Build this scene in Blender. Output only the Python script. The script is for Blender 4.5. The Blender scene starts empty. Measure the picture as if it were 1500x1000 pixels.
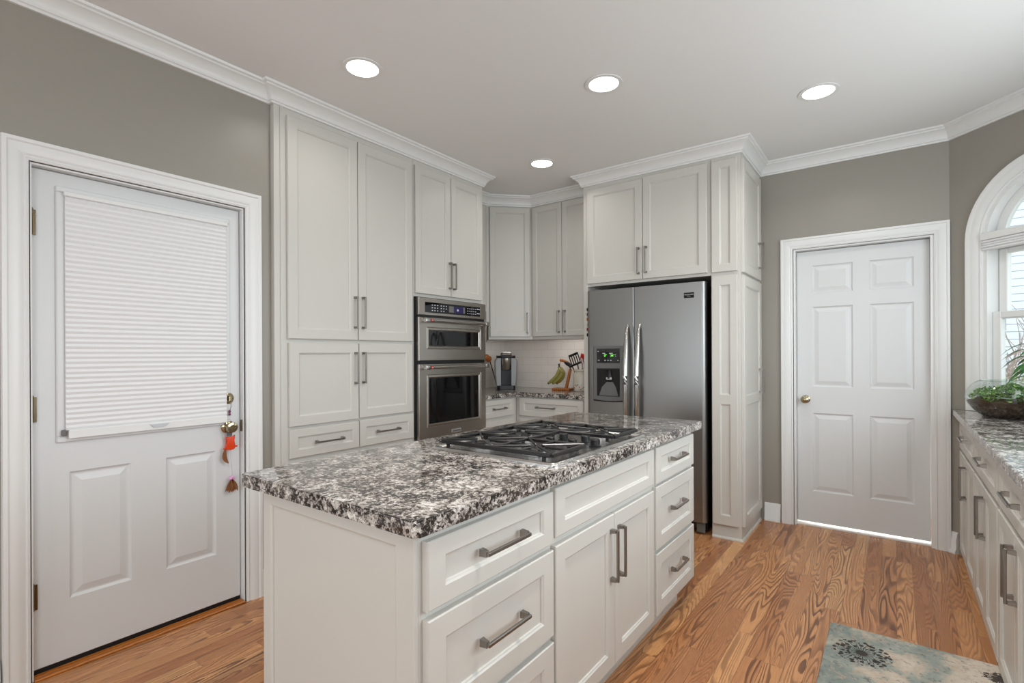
import bpy, bmesh, math, random
from mathutils import Vector, Matrix
random.seed(7)
C = bpy.context.scene
COL = C.collection
PI = math.pi
# ------------------------------------------------------------------ camera
F_PX, HY, ROLL = 752.0, 518.8, 0.0045
YAW = math.atan((1312 - 750) / F_PX)
cam_d = bpy.data.cameras.new('camera')
cam_d.sensor_width = 36.0
cam_d.lens = 36.0 * F_PX / 1500.0
cam_d.shift_y = (HY - 500.0) / 1500.0
cam_d.clip_start = 0.02
cam_d.clip_end = 200
cam = bpy.data.objects.new('camera', cam_d)
COL.objects.link(cam)
cam.matrix_world = (Matrix.Translation((0, 0, 1.28)) @ Matrix.Rotation(YAW, 4, 'Z')
                    @ Matrix.Rotation(PI / 2, 4, 'X') @ Matrix.Rotation(-ROLL, 4, 'Z'))
C.camera = cam
# ------------------------------------------------------------------ look and light
C.view_settings.view_transform = 'Standard'
C.view_settings.look = 'None'
C.view_settings.gamma = 1.0
C.view_settings.use_curve_mapping = False
C.view_settings.exposure = -0.02
w = bpy.data.worlds.new('sky')
C.world = w
w.use_nodes = True
bg = w.node_tree.nodes['Background']
bg.inputs[0].default_value = (0.86, 0.93, 1.0, 1)
bg.inputs[1].default_value = 2.3


def area(name, loc, direction, sx, sy, power, col=(1, 1, 1), shape='RECTANGLE', spread=None):
    l = bpy.data.lights.new(name, 'AREA')
    l.shape = shape
    l.size = sx
    if shape in ('RECTANGLE', 'ELLIPSE'):
        l.size_y = sy
    l.energy = power
    l.color = col
    if spread: l.spread = spread
    o = bpy.data.objects.new(name, l)
    COL.objects.link(o)
    o.location = loc
    o.rotation_euler = Vector(direction).to_track_quat('-Z', 'Y').to_euler()
    return o


DAY = (0.84, 0.935, 1.0)
area('daylight_rear_fill', (-0.8, -6.35, 1.45), (0, 1, 0.30), 3.6, 2.2, 120, DAY)  # unseen soft fill added behind the camera; the back wall has no opening
area('daylight_left_fill', (-2.68, -1.9, 1.45), (1, 0.35, 0.10), 2.4, 1.9, 46, DAY)  # fill added to brighten the right cabinets; the left wall is solid here
area('daylight_side_window', (1.0, 2.20, 1.65), (-1, 0, 0.04), 2.1, 1.3, 34, DAY)
area('daylight_side_window_rear', (1.0, -1.7, 1.55), (-1, 0, 0.45), 2.0, 1.7, 42, DAY)
area('light_beyond_door', (-0.2, 5.0, 0.5), (0, -1, -0.35), 0.8, 0.8, 16, (1, 0.97, 0.92))
LAMP_W = 2.3
area('backsplash_fill', (-2.38, 4.10, 1.412), (0, 0.5, -1), 0.55, 0.03, 0.5, (1, 0.93, 0.86))  # added lamp to lift the dark backsplash; no fixture here
area('backsplash_fill', (-2.95, 3.92, 1.412), (-0.3, 0.3, -1), 0.25, 0.03, 0.3, (1, 0.93, 0.86))  # second added lamp, brightens the tile in the corner

CEIL = 2.73
# ------------------------------------------------------------------ materials


def srgb(r, g, b):
    f = lambda c: (c / 255) / 12.92 if c <= 10 else (((c / 255) + 0.055) / 1.055) ** 2.4
    return (f(r), f(g), f(b), 1)


class NT:
    def __init__(s, name):
        s.m = bpy.data.materials.new(name)
        s.m.use_nodes = True
        s.t = s.m.node_tree
        s.b = s.t.nodes['Principled BSDF']

    def n(s, typ, **kw):
        nd = s.t.nodes.new(typ)
        for k, v in kw.items():
            if k.startswith('i_'):
                k2 = k[2:].replace('_', ' ')
                nd.inputs[k2].default_value = v
            else:
                setattr(nd, k, v)
        return nd

    def l(s, a, b):
        s.t.links.new(a, b)

    def coord(s, scale=(1, 1, 1), kind='Object', rot=(0, 0, 0)):
        tc = s.n('ShaderNodeTexCoord')
        mp = s.n('ShaderNodeMapping')
        mp.inputs['Scale'].default_value = scale
        mp.inputs['Rotation'].default_value = rot
        s.l(tc.outputs[kind], mp.inputs[0])
        return mp.outputs[0]

    def math(s, op, a, b=None, c=None, clamp=False):
        nd = s.n('ShaderNodeMath', operation=op, use_clamp=clamp)
        for i, v in enumerate((a, b, c)):
            if v is None: continue
            if isinstance(v, (int, float)): nd.inputs[i].default_value = v
            else: s.l(v, nd.inputs[i])
        return nd.outputs[0]

    def mix(s, fac, a, b, mode='MIX'):
        nd = s.n('ShaderNodeMix', data_type='RGBA', blend_type=mode)
        for sock, v in ((nd.inputs[0], fac), (nd.inputs[6], a), (nd.inputs[7], b)):
            if isinstance(v, (int, float, tuple)): sock.default_value = v
            else: s.l(v, sock)
        return nd.outputs[2]

    def ramp(s, fac, stops, interp='LINEAR'):
        nd = s.n('ShaderNodeValToRGB')
        cr = nd.color_ramp
        cr.interpolation = interp
        while len(cr.elements) < len(stops): cr.elements.new(0.5)
        for e, (p, c) in zip(cr.elements, stops):
            e.position = p
            e.color = c
        s.l(fac, nd.inputs[0])
        return nd.outputs[0]

    def noise(s, vec, scale, detail=3, rough=0.5, dist=0.0):
        nd = s.n('ShaderNodeTexNoise')
        nd.inputs['Scale'].default_value = scale
        nd.inputs['Detail'].default_value = detail
        nd.inputs['Roughness'].default_value = rough
        nd.inputs['Distortion'].default_value = dist
        s.l(vec, nd.inputs['Vector'])
        return nd

    def bump(s, h, strength=0.2, dist=0.01):
        nd = s.n('ShaderNodeBump')
        nd.inputs['Strength'].default_value = strength
        nd.inputs['Distance'].default_value = dist
        s.l(h, nd.inputs['Height'])
        s.l(nd.outputs[0], s.b.inputs['Normal'])


def paint(name, col, rough=0.45, bump=0.05, scale=180, var=0.015, spec=0.5):
    t = NT(name)
    v = t.coord()
    n1 = t.noise(v, 2.0, 3)
    c2 = tuple(min(1, c * (1 + var)) for c in col[:3]) + (1,)
    c1 = tuple(c * (1 - var) for c in col[:3]) + (1,)
    t.l(t.mix(n1.outputs[0], c1, c2), t.b.inputs['Base Color'])
    t.b.inputs['Roughness'].default_value = rough
    t.b.inputs['Specular IOR Level'].default_value = spec
    n2 = t.noise(v, scale, 2)
    t.bump(n2.outputs[0], bump, 0.002)
    return t.m


def metal(name, col, rough=0.3, brush=None, bump=0.03):
    t = NT(name)
    t.b.inputs['Metallic'].default_value = 1
    v = t.coord(brush or (1, 1, 1))
    n = t.noise(v, 60 if brush else 30, 3)
    c1 = tuple(c * 0.93 for c in col[:3]) + (1,)
    t.l(t.mix(n.outputs[0], c1, col), t.b.inputs['Base Color'])
    t.l(t.math('MULTIPLY_ADD', n.outputs[0], 0.12, rough - 0.06), t.b.inputs['Roughness'])
    t.bump(n.outputs[0], bump, 0.001)
    return t.m


def plain(name, col, rough=0.5, metallic=0.0, spec=0.5, var=0.04, emis=None, estr=0, scale=25):
    t = NT(name)
    v = t.coord()
    n = t.noise(v, scale, 3)
    c1 = tuple(c * (1 - var) for c in col[:3]) + (1,)
    t.l(t.mix(n.outputs[0], c1, col), t.b.inputs['Base Color'])
    t.b.inputs['Roughness'].default_value = rough
    t.b.inputs['Metallic'].default_value = metallic
    t.b.inputs['Specular IOR Level'].default_value = spec
    if emis:
        t.b.inputs['Emission Color'].default_value = emis
        t.b.inputs['Emission Strength'].default_value = estr
    return t.m


M = {}
M['wall'] = paint('greige_wall_paint', srgb(152, 147, 138), 0.34, 0.12, 260, spec=0.4)
M['ceiling'] = paint('white_ceiling_paint', srgb(230, 230, 229), 0.8, 0.1, 220)
M['trim'] = paint('white_trim_paint', srgb(226, 226, 224), 0.35, 0.03)
M['cab'] = paint('white_cabinet_paint', srgb(202, 199, 192), 0.36, 0.02)
M['door'] = paint('white_door_paint', srgb(216, 217, 217), 0.4, 0.05)
M['nickel'] = metal('satin_nickel', srgb(148, 144, 138), 0.3)
M['steel'] = metal('brushed_stainless', srgb(150, 149, 147), 0.36, (1, 1, 60), 0.02)
M['steel_h'] = metal('brushed_stainless_wide', srgb(176, 170, 162), 0.3, (1, 1, 60), 0.02)
M['chrome'] = metal('polished_steel', srgb(190, 187, 183), 0.2)
M['brass'] = metal('aged_brass', srgb(176, 162, 132), 0.16)
M['hinge'] = metal('bronze_hinge_metal', srgb(120, 106, 82), 0.25)
M['tray'] = metal('cooktop_stainless', srgb(206, 205, 203), 0.24)
M['black'] = plain('black_plastic', srgb(18, 18, 19), 0.35)
M['darkgap'] = plain('dark_recess', srgb(14, 13, 13), 0.7)
M['iron'] = plain('black_cast_iron', srgb(15, 15, 17), 0.3, spec=0.7)
M['bglass'] = plain('black_glass', srgb(9, 9, 10), 0.04, spec=0.6)
M['white_glow'] = plain('lamp_lens', (1, 1, 1, 1), 0.5, emis=(1, 0.96, 0.9, 1), estr=6)
M['green_led'] = plain('green_digits', srgb(80, 255, 30), 0.5, emis=(0.25, 1, 0.08, 1), estr=0.9)
M['white_led'] = plain('white_legend', srgb(170, 170, 175), 0.5, emis=(0.9, 0.92, 1, 1), estr=0.12)
M['blue_led'] = plain('blue_screen', srgb(36, 30, 84), 0.2, emis=(0.12, 0.09, 0.4, 1), estr=0.0)
M['gray_plastic'] = plain('grey_dispenser_plastic', srgb(104, 104, 103), 0.35)
M['red'] = plain('red_enamel', srgb(170, 28, 24), 0.3)
M['orange'] = plain('orange_plastic', srgb(222, 66, 22), 0.3)
M['pink'] = plain('pink_bead', srgb(222, 160, 205), 0.4)
M['violet'] = plain('violet_bead', srgb(120, 40, 90), 0.2)
M['feather'] = plain('brown_feather', srgb(140, 88, 48), 0.8, var=0.4, scale=120)
M['cream'] = plain('cream_ceramic', srgb(214, 205, 190), 0.2)
M['thread'] = plain('pale_thread', srgb(190, 190, 196), 0.6)
M['soil'] = plain('dark_soil', srgb(84, 58, 36), 0.6, var=0.85, scale=45)
M['pebble'] = plain('pale_gravel', srgb(150, 138, 120), 0.7, var=0.5, scale=90)
M['leaf'] = plain('fresh_green_leaf', srgb(112, 168, 70), 0.45, var=0.35, scale=40)
M['leaf_lt'] = plain('light_green_leaf', srgb(176, 212, 112), 0.45, var=0.3, scale=40)
M['leaf_dk'] = plain('deep_green_leaf', srgb(52, 110, 44), 0.35, var=0.3, scale=40)
M['banana'] = plain('banana_peel', srgb(168, 160, 84), 0.45, var=0.3, scale=30)
M['banana_tip'] = plain('banana_stem_green', srgb(74, 76, 34), 0.6)
M['bark'] = plain('bare_bark', srgb(176, 158, 148), 0.9, var=0.3, scale=30)
M['brick_red'] = plain('rust_plastic', srgb(186, 110, 52), 0.4)
M['terracotta'] = plain('grey_planter', srgb(150, 150, 148), 0.5)
M['plate'] = plain('silver_badge', srgb(196, 196, 196), 0.3, metallic=0.6)
M['badge_txt'] = plain('badge_lettering', srgb(60, 60, 62), 0.4)


def mk_wood(name, c0, c1):
    t = NT(name)
    v = t.coord((1, 1, 1))
    wv = t.n('ShaderNodeTexWave', i_Scale=14.0, i_Distortion=5.0, i_Detail=2.0)
    t.l(v, wv.inputs[0])
    t.l(t.mix(wv.outputs[1], c0, c1), t.b.inputs['Base Color'])
    t.b.inputs['Roughness'].default_value = 0.35
    return t.m


M['shell'] = plain('silver_plastic', srgb(150, 150, 150), 0.4, metallic=0.3)
M['oak_stand'] = mk_wood('honey_wood', srgb(150, 84, 26), srgb(186, 112, 42))


def mk_floor():
    t = NT('oak_plank_floor')
    tc = t.n('ShaderNodeTexCoord')
    sp = t.n('ShaderNodeSeparateXYZ')
    t.l(tc.outputs['Object'], sp.inputs[0])
    x, y = sp.outputs[0], sp.outputs[1]
    W, L = 0.074, 1.05
    xr = t.math('DIVIDE', x, W)
    row = t.math('FLOOR', xr)
    fx = t.math('FRACT', xr)
    wn = t.n('ShaderNodeTexWhiteNoise', noise_dimensions='1D')
    t.l(row, wn.inputs['W'])
    yo = t.math('ADD', t.math('DIVIDE', y, L), t.math('MULTIPLY', wn.outputs[0], 7.3))
    pl = t.math('FLOOR', yo)
    fy = t.math('FRACT', yo)
    cv = t.n('ShaderNodeCombineXYZ')
    t.l(row, cv.inputs[0]); t.l(pl, cv.inputs[1])
    wn2 = t.n('ShaderNodeTexWhiteNoise', noise_dimensions='3D')
    t.l(cv.outputs[0], wn2.inputs['Vector'])
    rnd = wn2.outputs[0]
    rs = t.n('ShaderNodeSeparateColor')
    t.l(wn2.outputs[1], rs.inputs[0])
    # grain field, one offset for each plank
    gv = t.n('ShaderNodeCombineXYZ')
    t.l(t.math('MULTIPLY_ADD', x, 10.0, t.math('MULTIPLY', rnd, 37.0)), gv.inputs[0])
    t.l(t.math('MULTIPLY_ADD', y, 0.85, t.math('MULTIPLY', rs.outputs[1], 23.0)), gv.inputs[1])
    t.l(t.math('MULTIPLY', rs.outputs[2], 11.0), gv.inputs[2])
    n1 = t.noise(gv.outputs[0], 1.0, 1.6, 0.4, 0.15)
    rings = t.math('FRACT', t.math('MULTIPLY', n1.outputs[0], t.math('MULTIPLY_ADD', rs.outputs[1], 24.0, 18.0)))
    band = t.ramp(rings, [(0.0, (0.0, 0, 0, 1)), (0.40, (0.10, 0.10, 0.10, 1)), (0.72, (1, 1, 1, 1)), (0.90, (1, 1, 1, 1)), (1.0, (0, 0, 0, 1))])
    # fine pores
    pv = t.n('ShaderNodeCombineXYZ')
    t.l(t.math('MULTIPLY_ADD', x, 420.0, t.math('MULTIPLY', rnd, 50.0)), pv.inputs[0])
    t.l(t.math('MULTIPLY', y, 9.0), pv.inputs[1])
    n2 = t.noise(pv.outputs[0], 1.0, 3.0, 0.6)
    pores = t.ramp(n2.outputs[0], [(0.42, (0, 0, 0, 1)), (0.62, (1, 1, 1, 1))])
    base = t.ramp(rnd, [(0.0, srgb(176, 116, 74)), (0.35, srgb(200, 140, 92)), (0.7, srgb(214, 154, 102)), (1.0, srgb(226, 172, 118))])
    dark = t.ramp(rs.outputs[1], [(0.0, srgb(88, 50, 28)), (1.0, srgb(128, 80, 48))])
    n3 = t.noise(gv.outputs[0], 0.6, 2.0)
    amt = t.math('MULTIPLY', t.math('MULTIPLY', band, 0.9), t.ramp(n3.outputs[0], [(0.3, (0.35, 0.35, 0.35, 1)), (0.65, (1, 1, 1, 1))]))
    c = t.mix(amt, base, dark)
    c = t.mix(t.math('MULTIPLY', pores, 0.22), c, srgb(96, 62, 40))
    ex = t.math('MINIMUM', fx, t.math('SUBTRACT', 1.0, fx))
    ey = t.math('MULTIPLY', t.math('MINIMUM', fy, t.math('SUBTRACT', 1.0, fy)), L / W)
    seam = t.math('LESS_THAN', t.math('MINIMUM', ex, ey), 0.011)
    c = t.mix(t.math('MULTIPLY', seam, 0.65), c, srgb(52, 32, 20))
    t.l(c, t.b.inputs['Base Color'])
    t.l(t.math('MULTIPLY_ADD', band, 0.1, 0.25), t.b.inputs['Roughness'])
    hgt = t.math('SUBTRACT', t.math('MULTIPLY', band, -0.25), t.math('MULTIPLY', seam, 1.0))
    t.bump(hgt, 0.25, 0.0015)
    return t.m


M['floor'] = mk_floor()


def mk_granite():
    t = NT('speckled_granite')
    v = t.coord()
    dn = t.noise(v, 26.0, 3, 0.6)
    dv = t.n('ShaderNodeVectorMath', operation='MULTIPLY_ADD')
    t.l(dn.outputs[1], dv.inputs[0])
    dv.inputs[1].default_value = (0.016, 0.016, 0.016)
    t.l(v, dv.inputs[2])
    vo = t.n('ShaderNodeTexVoronoi', feature='F1')
    vo.inputs['Scale'].default_value = 125
    t.l(dv.outputs[0], vo.inputs['Vector'])
    s1 = t.n('ShaderNodeSeparateColor'); t.l(vo.outputs['Color'], s1.inputs[0])
    vo2 = t.n('ShaderNodeTexVoronoi', feature='F1')
    vo2.inputs['Scale'].default_value = 310
    t.l(dv.outputs[0], vo2.inputs['Vector'])
    s2 = t.n('ShaderNodeSeparateColor'); t.l(vo2.outputs['Color'], s2.inputs[0])
    big = t.noise(v, 13.0, 3, 0.6, 1.0)
    val = t.math('ADD', t.math('MULTIPLY', s1.outputs[0], 0.48), t.math('MULTIPLY', s2.outputs[1], 0.30))
    val = t.math('ADD', val, t.math('MULTIPLY_ADD', big.outputs[0], 1.35, -0.73))
    c = t.ramp(val, [(0.0, srgb(24, 22, 22)), (0.20, srgb(40, 37, 36)), (0.24, srgb(92, 86, 82)), (0.36, srgb(138, 131, 125)),
                     (0.41, srgb(168, 160, 152)), (0.58, srgb(194, 189, 182)), (0.74, srgb(230, 227, 222)), (1.0, srgb(240, 238, 234))])
    wm = t.noise(v, 5.0, 3)
    c = t.mix(t.math('MULTIPLY', t.ramp(wm.outputs[0], [(0.45, (0, 0, 0, 1)), (0.65, (1, 1, 1, 1))]), 0.14), c, srgb(150, 134, 122))
    t.l(c, t.b.inputs['Base Color'])
    t.b.inputs['Roughness'].default_value = 0.10
    t.b.inputs['Specular IOR Level'].default_value = 0.55
    return t.m


M['granite'] = mk_granite()


def mk_tile():
    t = NT('subway_tile')
    tc = t.n('ShaderNodeTexCoord')
    sp = t.n('ShaderNodeSeparateXYZ')
    t.l(tc.outputs['Object'], sp.inputs[0])
    cb = t.n('ShaderNodeCombineXYZ')
    t.l(t.math('ADD', sp.outputs[0], sp.outputs[1]), cb.inputs[0])
    t.l(t.math('ADD', sp.outputs[2], 0.0), cb.inputs[1])
    br = t.n('ShaderNodeTexBrick')
    br.offset = 0.5
    t.l(cb.outputs[0], br.inputs['Vector'])
    br.inputs['Scale'].default_value = 1.0
    br.inputs['Brick Width'].default_value = 0.154
    br.inputs['Row Height'].default_value = 0.078
    br.inputs['Mortar Size'].default_value = 0.0016
    br.inputs['Mortar Smooth'].default_value = 0.3
    br.inputs['Color1'].default_value = srgb(244, 238, 232)
    br.inputs['Color2'].default_value = srgb(240, 234, 228)
    br.inputs['Mortar'].default_value = srgb(218, 212, 206)
    t.l(br.outputs[0], t.b.inputs['Base Color'])
    t.b.inputs['Roughness'].default_value = 0.3
    t.bump(t.math('SUBTRACT', 1.0, br.outputs[1]), 0.5, 0.0015)
    return t.m


M['tile'] = mk_tile()


def mk_shade():
    t = NT('cellular_shade_fabric')
    v = t.coord((1, 1, 1))
    n = t.noise(v, 300, 2)
    t.l(t.mix(n.outputs[0], srgb(222, 222, 222), srgb(230, 230, 230)), t.b.inputs['Base Color'])
    t.b.inputs['Roughness'].default_value = 0.9
    t.b.inputs['Transmission Weight'].default_value = 0.0
    return t.m


M['shade'] = mk_shade()


def mk_thin_glass(name, tint=(0.97, 0.99, 0.98, 1), refl=0.1, rmin=0.03):
    t = NT(name)
    out = t.t.nodes['Material Output']
    tr = t.n('ShaderNodeBsdfTransparent'); tr.inputs[0].default_value = tint
    gl = t.n('ShaderNodeBsdfGlossy'); gl.inputs['Roughness'].default_value = 0.02
    fr = t.n('ShaderNodeLayerWeight'); fr.inputs[0].default_value = 0.25
    mx = t.n('ShaderNodeMixShader')
    t.l(t.math('MULTIPLY_ADD', fr.outputs[1], refl, rmin), mx.inputs[0])
    t.l(tr.outputs[0], mx.inputs[1]); t.l(gl.outputs[0], mx.inputs[2])
    t.l(mx.outputs[0], out.inputs[0])
    return t.m


M['pane'] = mk_thin_glass('window_glass')
M['bowl_glass'] = mk_thin_glass('bowl_glass', (0.93, 0.97, 0.95, 1), 0.55, 0.04)


def mk_rug():
    t = NT('floral_rug_pile')
    v = t.coord()
    sp = t.n('ShaderNodeSeparateXYZ')
    t.l(v, sp.inputs[0])
    n1 = t.noise(v, 4.2, 4, 0.6, 0.6)
    n2 = t.noise(v, 42, 4, 0.7)
    zone = t.math('ADD', n1.outputs[0], t.math('MULTIPLY_ADD', sp.outputs[0], -0.62, 0.14))
    base = t.ramp(t.math('MULTIPLY_ADD', n2.outputs[0], 0.16, zone), [(0.40, srgb(214, 202, 188)), (0.50, srgb(196, 186, 172)), (0.56, srgb(158, 166, 160)), (0.75, srgb(134, 146, 142)), (0.9, srgb(186, 182, 170))])
    n3 = t.noise(v, 17, 3, 0.6, 1.5)
    base = t.mix(t.ramp(n3.outputs[0], [(0.56, (0, 0, 0, 1)), (0.6, (0.7, 0.7, 0.7, 1)), (0.66, (0, 0, 0, 1))]), base, srgb(196, 172, 150))
    base = t.mix(t.ramp(n2.outputs[0], [(0.55, (0, 0, 0, 1)), (0.7, (0.75, 0.75, 0.75, 1))]), base, srgb(84, 88, 84))

    vd = t.n('ShaderNodeTexVoronoi'); vd.inputs['Scale'].default_value = 50; t.l(v, vd.inputs['Vector'])

    def burst(c, cx, cy, R, seed):
        dx = t.math('SUBTRACT', sp.outputs[0], cx); dy = t.math('SUBTRACT', sp.outputs[1], cy)
        r = t.math('SQRT', t.math('ADD', t.math('MULTIPLY', dx, dx), t.math('MULTIPLY', dy, dy)))
        a = t.math('ARCTAN2', dy, dx)
        aa = t.math('ADD', a, t.math('MULTIPLY', n3.outputs[0], 0.5))
        line = t.math('LESS_THAN', t.math('MULTIPLY', t.math('ABSOLUTE', t.math('SINE', t.math('MULTIPLY', aa, 13.0))), r), 0.020)
        inner = t.math('MULTIPLY', line, t.math('LESS_THAN', r, R * 0.85))
        dots = t.math('MULTIPLY', t.math('LESS_THAN', vd.outputs[0], 0.46), t.math('GREATER_THAN', r, R * 0.42))
        rim = t.math('LESS_THAN', t.math('ADD', r, t.math('MULTIPLY_ADD', n3.outputs[0], 0.05, -0.025)), R)
        f = t.math('MULTIPLY', t.math('MAXIMUM', inner, dots), rim)
        return t.mix(t.math('MULTIPLY', f, 0.92), c, srgb(42, 34, 32))
    base = burst(base, 0.130, -0.222, 0.105, 0)
    base = burst(base, 0.57, -0.12, 0.05, 1)
    base = burst(base, 0.30, -0.62, 0.10, 1)
    t.l(base, t.b.inputs['Base Color'])
    t.b.inputs['Roughness'].default_value = 0.95
    t.bump(n2.outputs[0], 0.6, 0.004)
    return t.m


M['rug'] = mk_rug()


def mk_siding():
    t = NT('neighbour_siding')
    v = t.coord()
    sp = t.n('ShaderNodeSeparateXYZ'); t.l(v, sp.inputs[0])
    f = t.math('FRACT', t.math('MULTIPLY', sp.outputs[2], 7.5))
    t.l(t.mix(t.math('LESS_THAN', f, 0.1), srgb(226, 230, 236), srgb(150, 160, 176)), t.b.inputs['Base Color'])
    t.b.inputs['Roughness'].default_value = 0.7
    return t.m


M['siding'] = mk_siding()
M['grass'] = plain('winter_lawn', srgb(176, 172, 158), 0.95, var=0.4, scale=8)

# ------------------------------------------------------------------ mesh helpers


class MB:
    def __init__(s):
        s.bm = bmesh.new()
        s.smooth = False

    def _v(s, co, m):
        return s.bm.verts.new((m @ Vector(co)) if m else co)

    def box(s, x0, x1, y0, y1, z0, z1, bev=0.0, m=None, seg=1):
        if x0 > x1: x0, x1 = x1, x0
        if y0 > y1: y0, y1 = y1, y0
        if z0 > z1: z0, z1 = z1, z0
        vs = [s._v(c, m) for c in [(x0, y0, z0), (x1, y0, z0), (x1, y1, z0), (x0, y1, z0), (x0, y0, z1), (x1, y0, z1), (x1, y1, z1), (x0, y1, z1)]]
        fs = [s.bm.faces.new([vs[i] for i in q]) for q in ((0, 3, 2, 1), (4, 5, 6, 7), (0, 1, 5, 4), (1, 2, 6, 5), (2, 3, 7, 6), (3, 0, 4, 7))]
        if bev > 0:
            es = list({e for f in fs for e in f.edges})
            bmesh.ops.bevel(s.bm, geom=es, offset=bev, segments=seg, affect='EDGES', profile=0.5)
        return s

    def prism(s, pts, z0, z1, m=None, bev=0):
        """pts = CCW 2D polygon, extruded in z"""
        a = [s._v((p[0], p[1], z0), m) for p in pts]
        b = [s._v((p[0], p[1], z1), m) for p in pts]
        n = len(pts)
        fs = [s.bm.faces.new(a[::-1]), s.bm.faces.new(b)]
        for i in range(n):
            j = (i + 1) % n
            fs.append(s.bm.faces.new((a[i], a[j], b[j], b[i])))
        if bev:
            es = [e for e in fs[1].edges] + [e for e in fs[0].edges]
            bmesh.ops.bevel(s.bm, geom=es, offset=bev, segments=3, affect='EDGES', profile=0.5)
        return s

    def lathe(s, prof, n=32, m=None, cap=True):
        rings = []
        for r, z in prof:
            if r < 1e-6:
                rings.append([s._v((0, 0, z), m)])
            else:
                rings.append([s._v((r * math.cos(2 * PI * k / n), r * math.sin(2 * PI * k / n), z), m) for k in range(n)])
        for a, b in zip(rings, rings[1:]):
            for k in range(n):
                k2 = (k + 1) % n
                if len(a) == 1 and len(b) == 1: continue
                if len(a) == 1: s.bm.faces.new((a[0], b[k2], b[k]))
                elif len(b) == 1: s.bm.faces.new((a[k], a[k2], b[0]))
                else: s.bm.faces.new((a[k], a[k2], b[k2], b[k]))
        if cap:
            if len(rings[0]) > 1: s.bm.faces.new(rings[0][::-1])
            if len(rings[-1]) > 1: s.bm.faces.new(rings[-1])
        return s

    def tube(s, pts, r, n=10, m=None, squash=1.0, radii=None):
        pts = [Vector(p) for p in pts]
        rings = []
        up = Vector((0, 0, 1))
        for i, p in enumerate(pts):
            d = (pts[min(i + 1, len(pts) - 1)] - pts[max(i - 1, 0)]).normalized()
            a = d.cross(up)
            if a.length < 1e-3: a = d.cross(Vector((1, 0, 0)))
            a.normalize()
            b = a.cross(d).normalized()
            rr = radii[i] if radii else r
            rings.append([s._v(p + a * (rr * math.cos(2 * PI * k / n)) + b * (rr * squash * math.sin(2 * PI * k / n)), m) for k in range(n)])
        for A, B in zip(rings, rings[1:]):
            for k in range(n):
                k2 = (k + 1) % n
                s.bm.faces.new((A[k], A[k2], B[k2], B[k]))
        s.bm.faces.new(rings[0][::-1]); s.bm.faces.new(rings[-1])
        return s

    def ball(s, c, r, m=None, sx=1, sy=1, sz=1, sub=2):
        mm = Matrix.Translation(c) @ Matrix.Diagonal((r * sx, r * sy, r * sz, 1))
        if m: mm = m @ mm
        bmesh.ops.create_icosphere(s.bm, subdivisions=sub, radius=1, matrix=mm)
        return s

    def slab(s, x0, x1, z0, z1, yf, yb, panels, loops, m=None, edge=0.003):
        """front facing -y at y=yf, back at yb; panels get concentric (inset, depth) loops."""
        xs = sorted({x0 + edge, x1 - edge} | {p[0] for p in panels} | {p[1] for p in panels})
        zs = sorted({z0 + edge, z1 - edge} | {p[2] for p in panels} | {p[3] for p in panels})
        g = {}
        for i, x in enumerate(xs):
            for k, z in enumerate(zs):
                g[i, k] = s._v((x, yf, z), m)
        def inpan(x, z):
            for p in panels:
                if p[0] < x < p[1] and p[2] < z < p[3]: return True
            return False
        for i in range(len(xs) - 1):
            for k in range(len(zs) - 1):
                if inpan((xs[i] + xs[i + 1]) / 2, (zs[k] + zs[k + 1]) / 2): continue
                s.bm.faces.new((g[i, k], g[i + 1, k], g[i + 1, k + 1], g[i, k + 1]))
        for p in panels:
            ii = [i for i, x in enumerate(xs) if p[0] - 1e-6 <= x <= p[1] + 1e-6]
            kk = [k for k, z in enumerate(zs) if p[2] - 1e-6 <= z <= p[3] + 1e-6]
            border = [g[i, kk[0]] for i in ii] + [g[ii[-1], k] for k in kk[1:]] + [g[i, kk[-1]] for i in ii[::-1][1:]] + [g[ii[0], k] for k in kk[::-1][1:-1]]
            prev = None
            rings = []
            for ins, dep in loops:
                rings.append([s._v(c, m) for c in ((p[0] + ins, yf + dep, p[2] + ins), (p[1] - ins, yf + dep, p[2] + ins), (p[1] - ins, yf + dep, p[3] - ins), (p[0] + ins, yf + dep, p[3] - ins))])
            # first ring to the border (may hold extra vertices on the sides)
            first = rings[0]
            cidx = [border.index(g[ii[0], kk[0]]), border.index(g[ii[-1], kk[0]]), border.index(g[ii[-1], kk[-1]]), border.index(g[ii[0], kk[-1]])]
            nb = len(border)
            for q in range(4):
                a, b = cidx[q], cidx[(q + 1) % 4]
                seq = [border[(a + t_) % nb] for t_ in range(((b - a) % nb) + 1)]
                s.bm.faces.new(seq + [first[(q + 1) % 4], first[q]])
            for A, B in zip(rings, rings[1:]):
                for q in range(4):
                    s.bm.faces.new((A[q], A[(q + 1) % 4], B[(q + 1) % 4], B[q]))
            s.bm.faces.new(rings[-1])
        # rim
        top = [g[i, len(zs) - 1] for i in range(len(xs))]
        bot = [g[i, 0] for i in range(len(xs))]
        lef = [g[0, k] for k in range(len(zs))]
        rig = [g[len(xs) - 1, k] for k in range(len(zs))]
        o = {}
        for key, cx, cz in (('bl', x0, z0), ('br', x1, z0), ('tr', x1, z1), ('tl', x0, z1)):
            o[key] = s._v((cx, yf + edge, cz), m); o[key + 'b'] = s._v((cx, yb, cz), m)
        s.bm.faces.new([o['bl'], o['br']] + bot[::-1])
        s.bm.faces.new([o['br'], o['tr']] + rig[::-1])
        s.bm.faces.new([o['tr'], o['tl']] + top)
        s.bm.faces.new([o['tl'], o['bl']] + lef)
        for a, b in (('bl', 'br'), ('br', 'tr'), ('tr', 'tl'), ('tl', 'bl')):
            s.bm.faces.new((o[b], o[a], o[a + 'b'], o[b + 'b']))
        s.bm.faces.new((o['blb'], o['tlb'], o['trb'], o['brb']))
        return s


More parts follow.
